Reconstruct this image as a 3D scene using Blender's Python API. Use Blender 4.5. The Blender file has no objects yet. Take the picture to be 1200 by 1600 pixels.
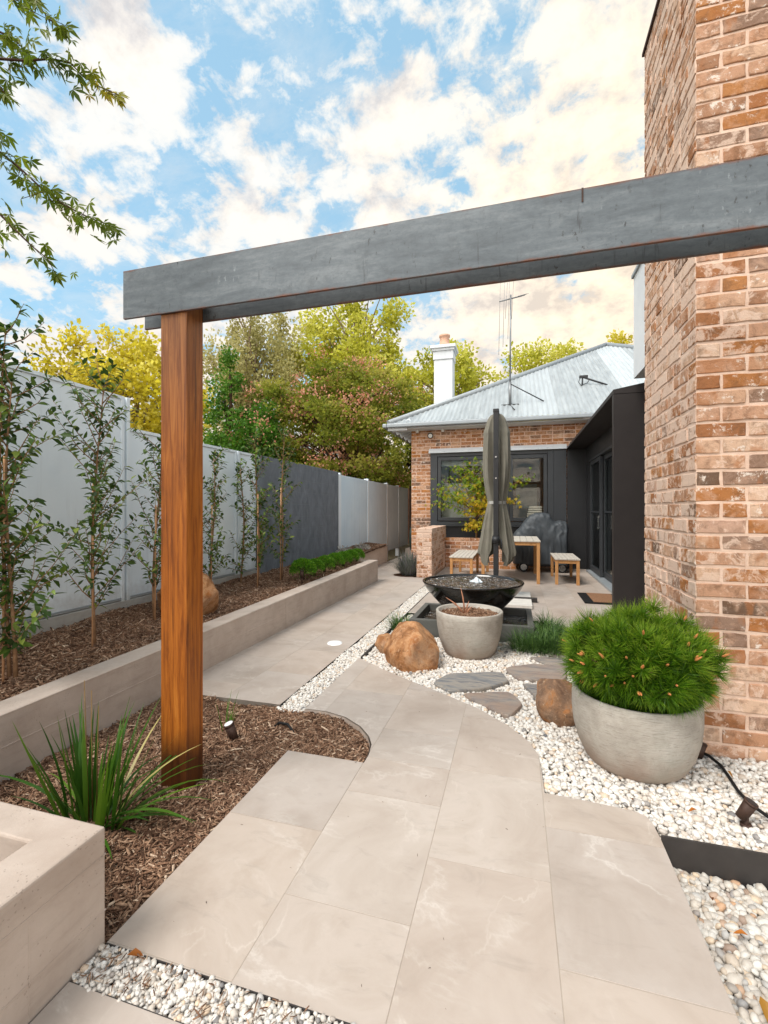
import bpy, bmesh, math, random
import numpy as np
from mathutils import Vector, Matrix, noise as mnoise

# ------------------------------------------------------------------ camera, sky, sun, exposure
SC = bpy.context.scene
R = math.radians
SC.render.engine = 'CYCLES'
SC.cycles.use_denoising = True
SC.cycles.max_bounces = 6
SC.cycles.diffuse_bounces = 3
SC.cycles.glossy_bounces = 3
SC.cycles.transmission_bounces = 4
SC.cycles.transparent_max_bounces = 6
SC.cycles.caustics_reflective = False
SC.cycles.caustics_refractive = False
SC.render.resolution_x, SC.render.resolution_y = 768, 1024
SC.view_settings.view_transform = 'Standard'
SC.view_settings.look = 'None'
SC.view_settings.exposure = 1.43
SC.view_settings.gamma = 1.0

cam = bpy.data.cameras.new('camera')
cam.sensor_fit = 'VERTICAL'
cam.sensor_height = 36.0
cam.lens = 16.0
cam.shift_y = -0.0019
cam.clip_start, cam.clip_end = 0.05, 800
camo = bpy.data.objects.new('camera', cam)
SC.collection.objects.link(camo)
camo.location = (0, 0, 1.30)
camo.rotation_euler = (R(90), 0, math.atan(205 / 711.0))
SC.camera = camo

SUN_EL, SUN_AZ = 58, -142        # azimuth clockwise from +Y
CLOUD = 3.95
SKY_STRENGTH = 0.1
SKY_TINT, SKY_VEIL = (.28, .32, .28), (1.10, 1.82, 2.35)
SUN_STRENGTH = 1.3


def S(r, g, b, a=1.0):
    f = lambda c: (c / 12.92 if c <= 0.04045 else ((c + 0.055) / 1.055) ** 2.4)
    return (f(r / 255), f(g / 255), f(b / 255), a)


class NT:
    """small helper round a node tree"""
    def __init__(s, nt): s.nt = nt
    def n(s, t, **k):
        x = s.nt.nodes.new(t)
        for a, b in k.items(): setattr(x, a, b)
        return x
    def l(s, a, b): s.nt.links.new(a, b)
    def put(s, sock, v):
        if hasattr(v, 'is_output') or isinstance(v, bpy.types.NodeSocket): s.l(v, sock)
        else: sock.default_value = v
    def math(s, op, a, b=0.0, c=None, clamp=False):
        x = s.n('ShaderNodeMath', operation=op, use_clamp=clamp)
        s.put(x.inputs[0], a); s.put(x.inputs[1], b)
        if c is not None: s.put(x.inputs[2], c)
        return x.outputs[0]
    def vmath(s, op, a, b=(0, 0, 0), scale=None):
        x = s.n('ShaderNodeVectorMath', operation=op)
        s.put(x.inputs[0], a); s.put(x.inputs[1], b)
        if scale is not None: s.put(x.inputs['Scale'], scale)
        return x.outputs['Value'] if op in ('DOT_PRODUCT', 'LENGTH') else x.outputs[0]
    def mapping(s, v, scale=(1, 1, 1), loc=(0, 0, 0), rot=(0, 0, 0)):
        x = s.n('ShaderNodeMapping')
        s.l(v, x.inputs[0]); x.inputs['Scale'].default_value = scale
        x.inputs['Location'].default_value = loc; x.inputs['Rotation'].default_value = rot
        return x.outputs[0]
    def noise(s, v, scale=5, detail=4, rough=.5, dist=0.0, col=False):
        x = s.n('ShaderNodeTexNoise')
        if v is not None: s.l(v, x.inputs['Vector'])
        x.inputs['Scale'].default_value = scale; x.inputs['Detail'].default_value = detail
        x.inputs['Roughness'].default_value = rough; x.inputs['Distortion'].default_value = dist
        return x.outputs['Color' if col else 'Fac']
    def voro(s, v, scale=5, feature='F1', out='Distance', rnd=1.0):
        x = s.n('ShaderNodeTexVoronoi', feature=feature)
        s.l(v, x.inputs['Vector']); x.inputs['Scale'].default_value = scale
        x.inputs['Randomness'].default_value = rnd
        return x.outputs[out]
    def ramp(s, f, stops, interp='LINEAR'):
        x = s.n('ShaderNodeValToRGB'); x.color_ramp.interpolation = interp
        s.put(x.inputs[0], f)
        e = x.color_ramp.elements
        while len(e) < len(stops): e.new(0.5)
        for k, (p, c) in zip(e, stops):
            k.position = p
            k.color = c if not isinstance(c, (int, float)) else (c, c, c, 1)
        return x.outputs[0]
    def mix(s, f, a, b, mode='MIX'):
        x = s.n('ShaderNodeMix', data_type='RGBA', blend_type=mode)
        s.put(x.inputs[0], f); s.put(x.inputs[6], a); s.put(x.inputs[7], b)
        return x.outputs[2]
    def bump(s, h, strength=.3, dist=.01, nrm=None):
        x = s.n('ShaderNodeBump')
        x.inputs['Strength'].default_value = strength; x.inputs['Distance'].default_value = dist
        s.l(h, x.inputs['Height'])
        if nrm is not None: s.l(nrm, x.inputs['Normal'])
        return x.outputs[0]
    def attr(s, name):
        x = s.n('ShaderNodeAttribute', attribute_name=name)
        return x.outputs['Fac']
    def obj(s): return s.n('ShaderNodeTexCoord').outputs['Object']
    def wpos(s): return s.n('ShaderNodeNewGeometry').outputs['Position']
    def sep(s, v):
        x = s.n('ShaderNodeSeparateXYZ'); s.l(v, x.inputs[0]); return x.outputs
    def comb(s, x_, y_, z_):
        x = s.n('ShaderNodeCombineXYZ')
        s.put(x.inputs[0], x_); s.put(x.inputs[1], y_); s.put(x.inputs[2], z_)
        return x.outputs[0]


# world: physical sky with broken cloud
W = bpy.data.worlds.new('World'); SC.world = W; W.use_nodes = True
w = NT(W.node_tree); W.node_tree.nodes.clear()
sky = w.n('ShaderNodeTexSky', sky_type='NISHITA', sun_disc=False)
sky.sun_elevation = R(SUN_EL); sky.sun_rotation = R(SUN_AZ)
sky.air_density = 1.0; sky.dust_density = 0.6; sky.ozone_density = 1.6
d = w.vmath('NORMALIZE', w.n('ShaderNodeTexCoord').outputs['Generated'])
dx, dy, dz = w.sep(d)
zz = w.math('ADD', w.math('MAXIMUM', dz, 0.0), 0.42)
cp = w.comb(w.math('DIVIDE', dx, zz), w.math('DIVIDE', dy, zz), 0.0)
cp = w.mapping(cp, loc=(5.3, 2.35, 0.0), scale=(2.05, 2.05, 2.05))
low = w.math('SUBTRACT', 1.0, w.math('MULTIPLY', dz, 1.6), clamp=True)
glowdir = Vector((math.sin(R(14)) * math.cos(R(30)), math.cos(R(14)) * math.cos(R(30)), math.sin(R(30))))
gl = w.vmath('DOT_PRODUCT', d, tuple(glowdir))
glow = w.math('POWER', w.math('MAXIMUM', gl, 0.0), 14.0)


def density(vec):
    big_ = w.noise(vec, 2.2, 3, .5, .2)
    fine_ = w.noise(vec, 6.4, 13, .64, .2)
    return w.math('ADD', w.math('MULTIPLY', big_, .55), w.math('MULTIPLY', fine_, .5))


extra = w.math('ADD', w.math('MULTIPLY', low, .05), w.math('MULTIPLY', glow, .09))
dens = w.math('ADD', density(cp), extra)
wisp = w.ramp(w.noise(w.mapping(cp, scale=(1.0, 1.6, 1.0), loc=(2.0, 7.0, 0)), 2.6, 10, .68, .5), [(.46, 0.0), (.72, .32)])
mask = w.ramp(dens, [(.50, 0.0), (.53, .42), (.56, .82), (.61, 1.0)])
mask = w.math('MAXIMUM', mask, wisp)
# shaded undersides: cloud that has more cloud beyond it towards the light
beyond = w.math('ADD', density(w.mapping(cp, loc=(-.03, .10, 0))), extra)
thick = w.math('ADD', w.math('MULTIPLY', w.math('SUBTRACT', beyond, dens), 1.6), w.math('MULTIPLY', beyond, .9))
ccol = w.ramp(thick, [(.42, S(255, 252, 246)), (.58, S(250, 244, 236)), (.68, S(236, 232, 229)), (.80, S(218, 215, 215))])
ccol = w.mix(w.math('MULTIPLY', glow, .75, clamp=True), ccol, S(255, 239, 212), 'MULTIPLY')
lowwarm = w.math('MULTIPLY', w.math('POWER', low, 2.0), .8)
ccol = w.mix(lowwarm, ccol, S(255, 234, 212), 'MULTIPLY')
rear_fill = w.math('MAXIMUM', w.math('MULTIPLY', dy, -1.0), 0.0)  # clouds behind the camera brightened, an added fill for faces turned to it
camp = w.math('ADD', w.math('MULTIPLY', CLOUD, w.math('ADD', 1.0, w.math('MULTIPLY', rear_fill, 2.4))), w.math('MULTIPLY', glow, .8))
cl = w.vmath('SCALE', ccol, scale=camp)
skyc = w.vmath('ADD', w.vmath('MULTIPLY', sky.outputs[0], SKY_TINT), SKY_VEIL)
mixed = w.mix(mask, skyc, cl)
bg = w.n('ShaderNodeBackground'); bg.inputs['Strength'].default_value = SKY_STRENGTH
w.l(mixed, bg.inputs[0])
wo = w.n('ShaderNodeOutputWorld'); w.l(bg.outputs[0], wo.inputs[0])

sun = bpy.data.lights.new('sun', 'SUN'); sun.energy = SUN_STRENGTH; sun.angle = R(26); sun.color = (1.0, .95, .88)
suno = bpy.data.objects.new('sun', sun); SC.collection.objects.link(suno)
sd = Vector((math.sin(R(SUN_AZ)) * math.cos(R(SUN_EL)), math.cos(R(SUN_AZ)) * math.cos(R(SUN_EL)), math.sin(R(SUN_EL))))
suno.rotation_euler = sd.to_track_quat('Z', 'Y').to_euler()
suno.location = (0, 0, 20)

# ------------------------------------------------------------------ object helpers
random.seed(7)
RNG = np.random.default_rng(7)


def origin_of(o):
    v = Vector((0, 0, 0))
    while o is not None:
        v += o.location; o = o.parent
    return v


def tag(o, label=None, cat=None, group=None, kind=None):
    if label: o['label'] = label
    if cat: o['category'] = cat
    if group: o['group'] = group
    if kind: o['kind'] = kind
    return o


def thing(name, label, cat, loc=(0, 0, 0), group=None):
    o = bpy.data.objects.new(name, None); SC.collection.objects.link(o)
    o.location = loc; o.empty_display_size = .1
    return tag(o, label, cat, group)


def finish(name, me, mat, parent=None, bevel=0.0):
    o = bpy.data.objects.new(name, me); SC.collection.objects.link(o)
    if mat: me.materials.append(mat)
    if parent is not None: o.parent = parent
    if bevel:
        m = o.modifiers.new('bevel', 'BEVEL'); m.width = bevel; m.segments = 2; m.limit_method = 'ANGLE'; m.angle_limit = R(40)
    return o


def np_mesh(name, V, F, mat, parent=None, rnd=None, smooth=False):
    V = np.asarray(V, dtype=np.float32).reshape(-1, 3)
    F = np.asarray(F, dtype=np.int32)
    if parent is not None: V = V - np.array(origin_of(parent), dtype=np.float32)
    nf, k = F.shape
    me = bpy.data.meshes.new(name)
    me.vertices.add(len(V)); me.vertices.foreach_set('co', V.ravel())
    me.loops.add(nf * k); me.loops.foreach_set('vertex_index', F.ravel())
    me.polygons.add(nf); me.polygons.foreach_set('loop_start', np.arange(0, nf * k, k, dtype=np.int32))
    if smooth: me.polygons.foreach_set('use_smooth', np.ones(nf, dtype=bool))
    me.update(calc_edges=True)
    if rnd is not None:
        a = me.attributes.new('rnd', 'FLOAT', 'FACE'); a.data.foreach_set('value', np.asarray(rnd, dtype=np.float32))
    me.validate()
    return finish(name, me, mat, parent)


def frames(zdir, spin):
    """(n,3,3) rotation matrices whose local z is zdir"""
    z = zdir / np.linalg.norm(zdir, axis=1, keepdims=True)
    up = np.where(np.abs(z[:, 2:3]) > .95, np.array([[1., 0, 0]]), np.array([[0, 0, 1.]]))
    x = np.cross(up, z); x /= np.linalg.norm(x, axis=1, keepdims=True)
    y = np.cross(z, x)
    c, s_ = np.cos(spin)[:, None], np.sin(spin)[:, None]
    x2 = x * c + y * s_; y2 = -x * s_ + y * c
    return np.stack([x2, y2, z], axis=2)


def euler_mats(rx, ry, rz):
    n = len(rz); cx, sx, cy, sy, cz, sz = np.cos(rx), np.sin(rx), np.cos(ry), np.sin(ry), np.cos(rz), np.sin(rz)
    z0, o1 = np.zeros(n), np.ones(n)
    X = np.stack([o1, z0, z0, z0, cx, -sx, z0, sx, cx], 1).reshape(n, 3, 3)
    Y = np.stack([cy, z0, sy, z0, o1, z0, -sy, z0, cy], 1).reshape(n, 3, 3)
    Z = np.stack([cz, -sz, z0, sz, cz, z0, z0, z0, o1], 1).reshape(n, 3, 3)
    return Z @ Y @ X


def scatter_arrays(protos, faces, pos, rot, scale, rnd):
    n = len(pos); P = np.asarray(protos); nv = P.shape[1]; F = np.asarray(faces)
    var = RNG.integers(0, len(P), n)
    sc = np.asarray(scale); sc = sc[:, None, None] if sc.ndim == 1 else sc[:, None, :]
    v = np.einsum('nij,nkj->nki', rot, P[var] * sc) + np.asarray(pos)[:, None, :]
    f = (F[None] + (np.arange(n) * nv)[:, None, None]).reshape(-1, F.shape[1])
    return v.reshape(-1, 3), f, np.repeat(rnd, len(F))


def scatter(name, protos, faces, pos, rot, scale, mat, parent=None, rnd=None, smooth=False):
    if rnd is None: rnd = RNG.random(len(pos))
    v, f, r = scatter_arrays(protos, faces, pos, rot, scale, rnd)
    return np_mesh(name, v, f, mat, parent, r, smooth)


class MB:
    def __init__(s): s.v = []; s.f = []; s.r = []; s.sm = []
    def add(s, v, f, rnd=0.0, smooth=False):
        b = len(s.v); s.v.extend([tuple(p) for p in v])
        for q in f: s.f.append(tuple(i + b for i in q)); s.r.append(rnd); s.sm.append(smooth)
        return s
    def box(s, a, b, rnd=0.0):
        x0, y0, z0 = a; x1, y1, z1 = b
        return s.add([(x0, y0, z0), (x1, y0, z0), (x1, y1, z0), (x0, y1, z0), (x0, y0, z1), (x1, y0, z1), (x1, y1, z1), (x0, y1, z1)],
                     [(3, 2, 1, 0), (4, 5, 6, 7), (0, 1, 5, 4), (1, 2, 6, 5), (2, 3, 7, 6), (3, 0, 4, 7)], rnd)
    def bar(s, p, q, w_, h_, up=(0, 0, 1), rnd=0.0):
        p, q = Vector(p), Vector(q); d_ = (q - p).normalized(); u = Vector(up)
        if abs(d_.dot(u)) > .98: u = Vector((1, 0, 0))
        a = d_.cross(u).normalized() * w_ / 2; b = a.cross(d_).normalized() * h_ / 2
        pts = [p - a - b, p + a - b, p + a + b, p - a + b, q - a - b, q + a - b, q + a + b, q - a + b]
        return s.add(pts, [(3, 2, 1, 0), (4, 5, 6, 7), (0, 1, 5, 4), (1, 2, 6, 5), (2, 3, 7, 6), (3, 0, 4, 7)], rnd)
    def prism(s, pts, z0, z1, rnd=0.0):
        n = len(pts)
        ar = sum(pts[i][0] * pts[(i + 1) % n][1] - pts[(i + 1) % n][0] * pts[i][1] for i in range(n))
        if ar < 0: pts = pts[::-1]
        v = [(p[0], p[1], z0) for p in pts] + [(p[0], p[1], z1) for p in pts]
        f = [tuple(range(n - 1, -1, -1)), tuple(range(n, 2 * n))] + [(i, (i + 1) % n, n + (i + 1) % n, n + i) for i in range(n)]
        return s.add(v, f, rnd)
    def tube(s, pts, rad, n=8, rnd=0.0, caps=True, smooth=True):
        pts = [Vector(p) for p in pts]
        if not hasattr(rad, '__len__'): rad = [rad] * len(pts)
        v = []; prev = None
        for i, p in enumerate(pts):
            t = (pts[min(i + 1, len(pts) - 1)] - pts[max(i - 1, 0)]).normalized()
            if prev is None:
                a = t.orthogonal().normalized()
            else:
                a = (prev - t * prev.dot(t))
                a = a.normalized() if a.length > 1e-6 else t.orthogonal().normalized()
            prev = a; b = t.cross(a)
            for k in range(n):
                an = 2 * math.pi * k / n
                v.append(p + (a * math.cos(an) + b * math.sin(an)) * rad[i])
        f = [(i * n + k, i * n + (k + 1) % n, (i + 1) * n + (k + 1) % n, (i + 1) * n + k) for i in range(len(pts) - 1) for k in range(n)]
        s.add(v, f, rnd, smooth)
        if caps:
            b = len(s.v) - len(v)
            s.f.append(tuple(b + k for k in range(n - 1, -1, -1))); s.r.append(rnd); s.sm.append(False)
            e = b + (len(pts) - 1) * n
            s.f.append(tuple(e + k for k in range(n))); s.r.append(rnd); s.sm.append(False)
        return s
    def lathe(s, prof, c=(0, 0, 0), n=48, rnd=0.0, close=True):
        v = []; m = len(prof)
        for r_, z_ in prof:
            for k in range(n):
                an = 2 * math.pi * k / n
                v.append((c[0] + r_ * math.cos(an), c[1] + r_ * math.sin(an), c[2] + z_))
        f = [(i * n + k, i * n + (k + 1) % n, (i + 1) * n + (k + 1) % n, (i + 1) * n + k) for i in range(m - 1) for k in range(n)]
        s.add(v, f, rnd, True)
        return s
    def build(s, name, mat, parent=None, bevel=0.0):
        off = origin_of(parent) if parent is not None else Vector((0, 0, 0))
        me = bpy.data.meshes.new(name)
        me.from_pydata([Vector(p) - off for p in s.v], [], s.f)
        me.polygons.foreach_set('use_smooth', s.sm)
        a = me.attributes.new('rnd', 'FLOAT', 'FACE'); a.data.foreach_set('value', s.r)
        me.update()
        return finish(name, me, mat, parent, bevel)


def retag_origin(o, loc):
    """move a top-level mesh's origin to loc, geometry staying where it is"""
    loc = Vector(loc)
    o.data.transform(Matrix.Translation(-loc)); o.location = loc
    return o


def ico(sub):
    bm = bmesh.new(); bmesh.ops.create_icosphere(bm, subdivisions=sub, radius=1.0)
    v = np.array([p.co[:] for p in bm.verts]); f = np.array([[q.index for q in p.verts] for p in bm.faces]); bm.free()
    return v, f


def in_poly(x, y, poly):
    c = np.zeros(len(x), bool); n = len(poly)
    for i in range(n):
        x0, y0 = poly[i]; x1, y1 = poly[(i + 1) % n]
        k = ((y0 > y) != (y1 > y))
        xi = (x1 - x0) * (y - y0) / ((y1 - y0) if y1 != y0 else 1e-9) + x0
        c ^= k & (x < xi)
    return c


def clip_rect(poly, x0, y0, x1, y1):
    def cut(pts, inside, inter):
        out = []
        for i in range(len(pts)):
            a, b = pts[i - 1], pts[i]
            ia, ib = inside(a), inside(b)
            if ib:
                if not ia: out.append(inter(a, b))
                out.append(b)
            elif ia: out.append(inter(a, b))
        return out
    def ix(X): return lambda a, b: (X, a[1] + (b[1] - a[1]) * (X - a[0]) / (b[0] - a[0]))
    def iy(Y): return lambda a, b: (a[0] + (b[0] - a[0]) * (Y - a[1]) / (b[1] - a[1]), Y)
    for ins, it in ((lambda p: p[0] >= x0, ix(x0)), (lambda p: p[0] <= x1, ix(x1)), (lambda p: p[1] >= y0, iy(y0)), (lambda p: p[1] <= y1, iy(y1))):
        if poly: poly = cut(poly, ins, it)
    out = []
    for p in poly:
        if not out or (abs(p[0] - out[-1][0]) + abs(p[1] - out[-1][1])) > 1e-5: out.append(p)
    if len(out) > 2 and abs(out[0][0] - out[-1][0]) + abs(out[0][1] - out[-1][1]) < 1e-5: out.pop()
    k = True
    while k and len(out) > 2:
        k = False
        for i in range(len(out)):
            a, b, c = out[i - 1], out[i], out[(i + 1) % len(out)]
            e, f = (b[0] - a[0], b[1] - a[1]), (c[0] - b[0], c[1] - b[1])
            if abs(e[0] * f[1] - e[1] * f[0]) < 1e-7 and (e[0] * f[0] + e[1] * f[1] <= 0 or True):
                out.pop(i); k = True; break
    return out if len(out) > 2 else []


# ------------------------------------------------------------------ materials
def newmat(name, rough=.6, spec=.3, metal=0.0):
    m = bpy.data.materials.new(name); m.use_nodes = True
    n = NT(m.node_tree); b = m.node_tree.nodes['Principled BSDF']
    b.inputs['Roughness'].default_value = rough; b.inputs['Metallic'].default_value = metal
    b.inputs['Specular IOR Level'].default_value = spec
    return m, n, b


def plain(name, col, rough=.6, spec=.3, metal=0.0, var=.12, scale=12, bumps=.0, bscale=60):
    m, n, b = newmat(name, rough, spec, metal)
    c = n.obj()
    t = n.noise(c, scale, 5, .6)
    dark = tuple(x * (1 - var) for x in col[:3]) + (1,); lite = tuple(min(1, x * (1 + var)) for x in col[:3]) + (1,)
    n.l(n.ramp(t, [(.3, dark), (.7, lite)]), b.inputs['Base Color'])
    r2 = n.noise(c, scale * 2.3, 4, .6)
    n.l(n.math('ADD', rough - .08, n.math('MULTIPLY', r2, .16)), b.inputs['Roughness'])
    if bumps:
        n.l(n.bump(n.noise(c, bscale, 5, .6), bumps, .004), b.inputs['Normal'])
    return m


def leafy(name, stops, trans=.35, rough=.5, spec=.25, interp='LINEAR', cscale=1.2):
    m, n, b = newmat(name, rough, spec)
    c = n.ramp(n.attr('rnd'), stops, interp)
    n.l(c, b.inputs['Base Color'])
    t = n.n('ShaderNodeBsdfTranslucent'); n.l(c, t.inputs[0])
    mx = n.n('ShaderNodeMixShader'); mx.inputs[0].default_value = trans
    n.l(b.outputs[0], mx.inputs[1]); n.l(t.outputs[0], mx.inputs[2])
    out = [x for x in m.node_tree.nodes if x.type == 'OUTPUT_MATERIAL'][0]
    n.l(mx.outputs[0], out.inputs[0])
    return m


def mat_paver():
    m, n, b = newmat('limestone', .55, .3)
    p = n.obj(); r = n.attr('rnd')
    off = n.comb(n.math('MULTIPLY', r, 37.0), n.math('MULTIPLY', r, 91.0), 0.0)
    v = n.vmath('ADD', p, off)
    blot = n.noise(v, 2.6, 8, .62, .6)
    col = n.ramp(blot, [(.28, S(171, 160, 151)), (.46, S(184, 174, 166)), (.58, S(191, 182, 175)), (.75, S(176, 165, 155))])
    tint = n.ramp(r, [(0, S(226, 216, 207)), (.25, S(234, 221, 207)), (.5, S(218, 211, 205)), (.75, S(238, 230, 221)), (1, S(228, 214, 201))])
    col = n.mix(.65, col, n.mix(1.0, col, tint, 'MULTIPLY'))
    # dark smudges with soft streaks
    sm = n.noise(n.mapping(v, scale=(1.0, 2.6, 1), rot=(0, 0, .5)), 5.5, 7, .68, .8)
    col = n.mix(n.ramp(sm, [(.56, 0.0), (.72, .28)]), col, S(132, 124, 115))
    # white veins where a distorted noise crosses its mid value
    vn = n.noise(n.mapping(v, rot=(0, 0, .9), scale=(.8, 1.5, 1)), 1.3, 9, .6, .35)
    vein = n.math('ABSOLUTE', n.math('SUBTRACT', vn, .5))
    veinm = n.ramp(vein, [(0.0, .8), (.006, .3), (.022, 0.0)])
    gate = n.ramp(n.noise(v, 2.2, 3), [(.48, 0.0), (.66, .5)])
    fv = n.math('ABSOLUTE', n.math('SUBTRACT', n.noise(n.mapping(v, rot=(0, 0, -.5), scale=(1.2, .8, 1)), 2.2, 6, .55, .3), .5))
    col = n.mix(n.math('MULTIPLY', n.ramp(fv, [(0.0, .4), (.005, .15), (.014, 0.0)]), n.ramp(n.noise(v, 3.1, 3), [(.50, 0.0), (.66, .6)])), col, S(222, 214, 204))
    col = n.mix(n.math('MULTIPLY', veinm, gate), col, S(214, 207, 199))
    crumb = n.ramp(n.noise(v, 26, 6, .7), [(.66, 0.0), (.76, .4)])
    col = n.mix(n.math('MULTIPLY', crumb, gate), col, S(228, 219, 206))
    speck = n.ramp(n.voro(v, 9), [(0.0, 1.0), (.02, 0.6), (.035, 0.0)])
    col = n.mix(n.math('MULTIPLY', speck, n.ramp(n.noise(v, 1.7, 2), [(.5, 0.0), (.6, .6)])), col, S(110, 92, 74))
    n.l(col, b.inputs['Base Color'])
    n.l(n.math('ADD', .42, n.math('MULTIPLY', blot, .28)), b.inputs['Roughness'])
    h = n.math('ADD', n.noise(v, 60, 6, .65), n.math('MULTIPLY', n.noise(v, 7, 3), .6))
    n.l(n.bump(h, .12, .004), b.inputs['Normal'])
    return m


def mat_concrete(name='board_formed_concrete', c0=(168, 151, 138), c1=(194, 179, 167)):
    m, n, b = newmat(name, .85, .2)
    p = n.obj()
    t = n.noise(p, 3.0, 8, .65, .3)
    col = n.ramp(t, [(.3, S(*c0)), (.7, S(*c1))])
    st = n.noise(n.mapping(p, scale=(1.5, 1.5, 9)), 3, 6, .7)
    col = n.mix(n.ramp(st, [(.5, 0.0), (.75, .3)]), col, S(128, 114, 102))
    pore = n.voro(n.vmath('ADD', p, n.vmath('SCALE', n.noise(p, 20, 2, .5, 0, True), scale=.03)), 85)
    pm = n.math('MULTIPLY', n.ramp(pore, [(.0, 1.0), (.13, 1.0), (.2, 0.0)]), n.ramp(n.noise(p, 9, 3), [(.50, 0.0), (.60, 1.0)]))
    col = n.mix(n.math('MULTIPLY', pm, .38), col, S(100, 88, 78))
    n.l(col, b.inputs['Base Color'])
    h = n.math('SUBTRACT', n.math('MULTIPLY', n.noise(p, 90, 6, .7), .5), pm)
    n.l(n.bump(h, .45, .004), b.inputs['Normal'])
    return m


def mat_brick(name, lime=.5, stops=None, cover=.0):
    m, n, b = newmat(name, .88, .15)
    p = n.obj(); r = n.attr('rnd')
    off = n.comb(n.math('MULTIPLY', r, 53.0), n.math('MULTIPLY', r, 17.0), n.math('MULTIPLY', r, 71.0))
    v = n.vmath('ADD', p, off)
    base = n.ramp(r, stops or [(0, S(152, 96, 56)), (.09, S(184, 140, 112)), (.22, S(200, 164, 138)), (.33, S(156, 112, 84)), (.42, S(164, 104, 52)), (.50, S(192, 152, 124)),
                      (.60, S(138, 110, 94)), (.68, S(206, 174, 150)), (.78, S(176, 130, 100)), (.87, S(96, 74, 60)), (.91, S(172, 114, 64)), (.95, S(186, 150, 130))], 'CONSTANT')
    mot = n.noise(v, 16, 8, .72, .4)
    base = n.mix(n.ramp(mot, [(.36, .8), (.52, 0.0)]), base, n.mix(.75, base, S(92, 58, 34)))
    base = n.mix(n.ramp(n.noise(v, 9, 5, .65, .5), [(.50, 0.0), (.64, .55)]), base, S(202, 162, 136))
    base = n.mix(n.ramp(n.noise(n.mapping(v, scale=(2.2, 2.2, 1)), 3.4, 3, .6), [(.55, 0.0), (.60, .5)]), base, S(160, 94, 38))
    dotm = n.math('MULTIPLY', n.ramp(n.voro(v, 90), [(0, 1.0), (.22, 0.0)]), n.ramp(n.noise(v, 20, 2), [(.42, 0.0), (.56, .8)]))
    base = n.mix(dotm, base, S(66, 46, 38))
    r2 = n.math('FRACT', n.math('MULTIPLY', r, 31.7))
    thr = n.math('SUBTRACT', n.math('ADD', n.noise(v, 13, 9, .75, .6), cover), n.math('MULTIPLY', n.math('SUBTRACT', 1.0, r2), .17))
    lm = n.ramp(thr, [(.47, 0.0), (.54, lime)])
    col = n.mix(lm, base, S(226, 200, 182))
    wh = n.ramp(n.math('SUBTRACT', n.noise(v, 18, 8, .8, .4), n.math('MULTIPLY', r2, .14)), [(.54, 0.0), (.58, .8)])
    col = n.mix(wh, col, S(232, 222, 212))
    col = n.mix(.10, col, S(190, 162, 138))
    n.l(col, b.inputs['Base Color'])
    h = n.math('ADD', n.math('MULTIPLY', mot, 1.0), n.math('MULTIPLY', n.noise(v, 70, 5, .7), .5))
    n.l(n.bump(h, .8, .007), b.inputs['Normal'])
    return m


def mat_mortar(name, c0=(210, 178, 156), c1=(230, 204, 186)):
    m, n, b = newmat(name, .95, .1)
    p = n.obj()
    col = n.ramp(n.noise(p, 9, 7, .7), [(.3, S(*c0)), (.7, S(*c1))])
    n.l(col, b.inputs['Base Color'])
    n.l(n.bump(n.noise(p, 55, 8, .75), .8, .006), b.inputs['Normal'])
    return m


def mat_post():
    m, n, b = newmat('oiled_hardwood', .5, .35)
    p = n.obj()
    g1 = n.noise(n.mapping(p, scale=(46, 46, 2.2)), 1.0, 9, .7, .9)
    g2 = n.noise(n.mapping(p, scale=(150, 150, 5.0)), 1.0, 5, .65, .3)
    pat = n.noise(n.mapping(p, scale=(7, 7, 1.6)), 1.0, 5, .6, .6)
    col = n.ramp(g1, [(.28, S(76, 36, 10)), (.42, S(130, 69, 19)), (.57, S(162, 93, 28)), (.75, S(184, 118, 48))])
    col = n.mix(n.ramp(g2, [(.55, 0.0), (.75, .45)]), col, S(90, 44, 14))
    x, y, z = n.sep(p)
    col = n.mix(n.ramp(pat, [(.50, 0.0), (.66, .5)]), col, n.ramp(g1, [(.3, S(66, 30, 10)), (.7, S(130, 70, 24))]))
    chk = n.ramp(n.noise(n.mapping(p, scale=(70, 70, .8)), 1.0, 4, .5, .4), [(.66, 0.0), (.69, .85)])
    col = n.mix(chk, col, S(40, 22, 12))
    # oil has worn to a paler brown near the top, soil has stained the foot
    nz = n.math('DIVIDE', z, 2.3)
    worn = n.ramp(n.math('ADD', nz, n.math('MULTIPLY', n.math('SUBTRACT', g1, .5), .35)), [(.62, 0.0), (.98, .75)])
    col = n.mix(worn, col, n.ramp(g1, [(.3, S(92, 54, 30)), (.7, S(158, 108, 66))]))
    foot = n.ramp(n.math('ADD', nz, n.math('MULTIPLY', n.noise(n.mapping(p, scale=(1, 1, .3)), 9, 4), -.09)), [(-.03, .85), (.07, 0.0)])
    col = n.mix(foot, col, S(52, 26, 12))
    drip = n.ramp(n.noise(n.mapping(p, scale=(16, 16, .6)), 1.0, 3, .5), [(.58, 0.0), (.66, .55)])
    col = n.mix(n.math('MULTIPLY', drip, worn), col, S(62, 36, 22))
    n.l(col, b.inputs['Base Color'])
    n.l(n.math('ADD', .36, n.math('MULTIPLY', g1, .25)), b.inputs['Roughness'])
    n.l(n.bump(n.math('ADD', g1, n.math('MULTIPLY', g2, .7)), .3, .003), b.inputs['Normal'])
    return m


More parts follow.
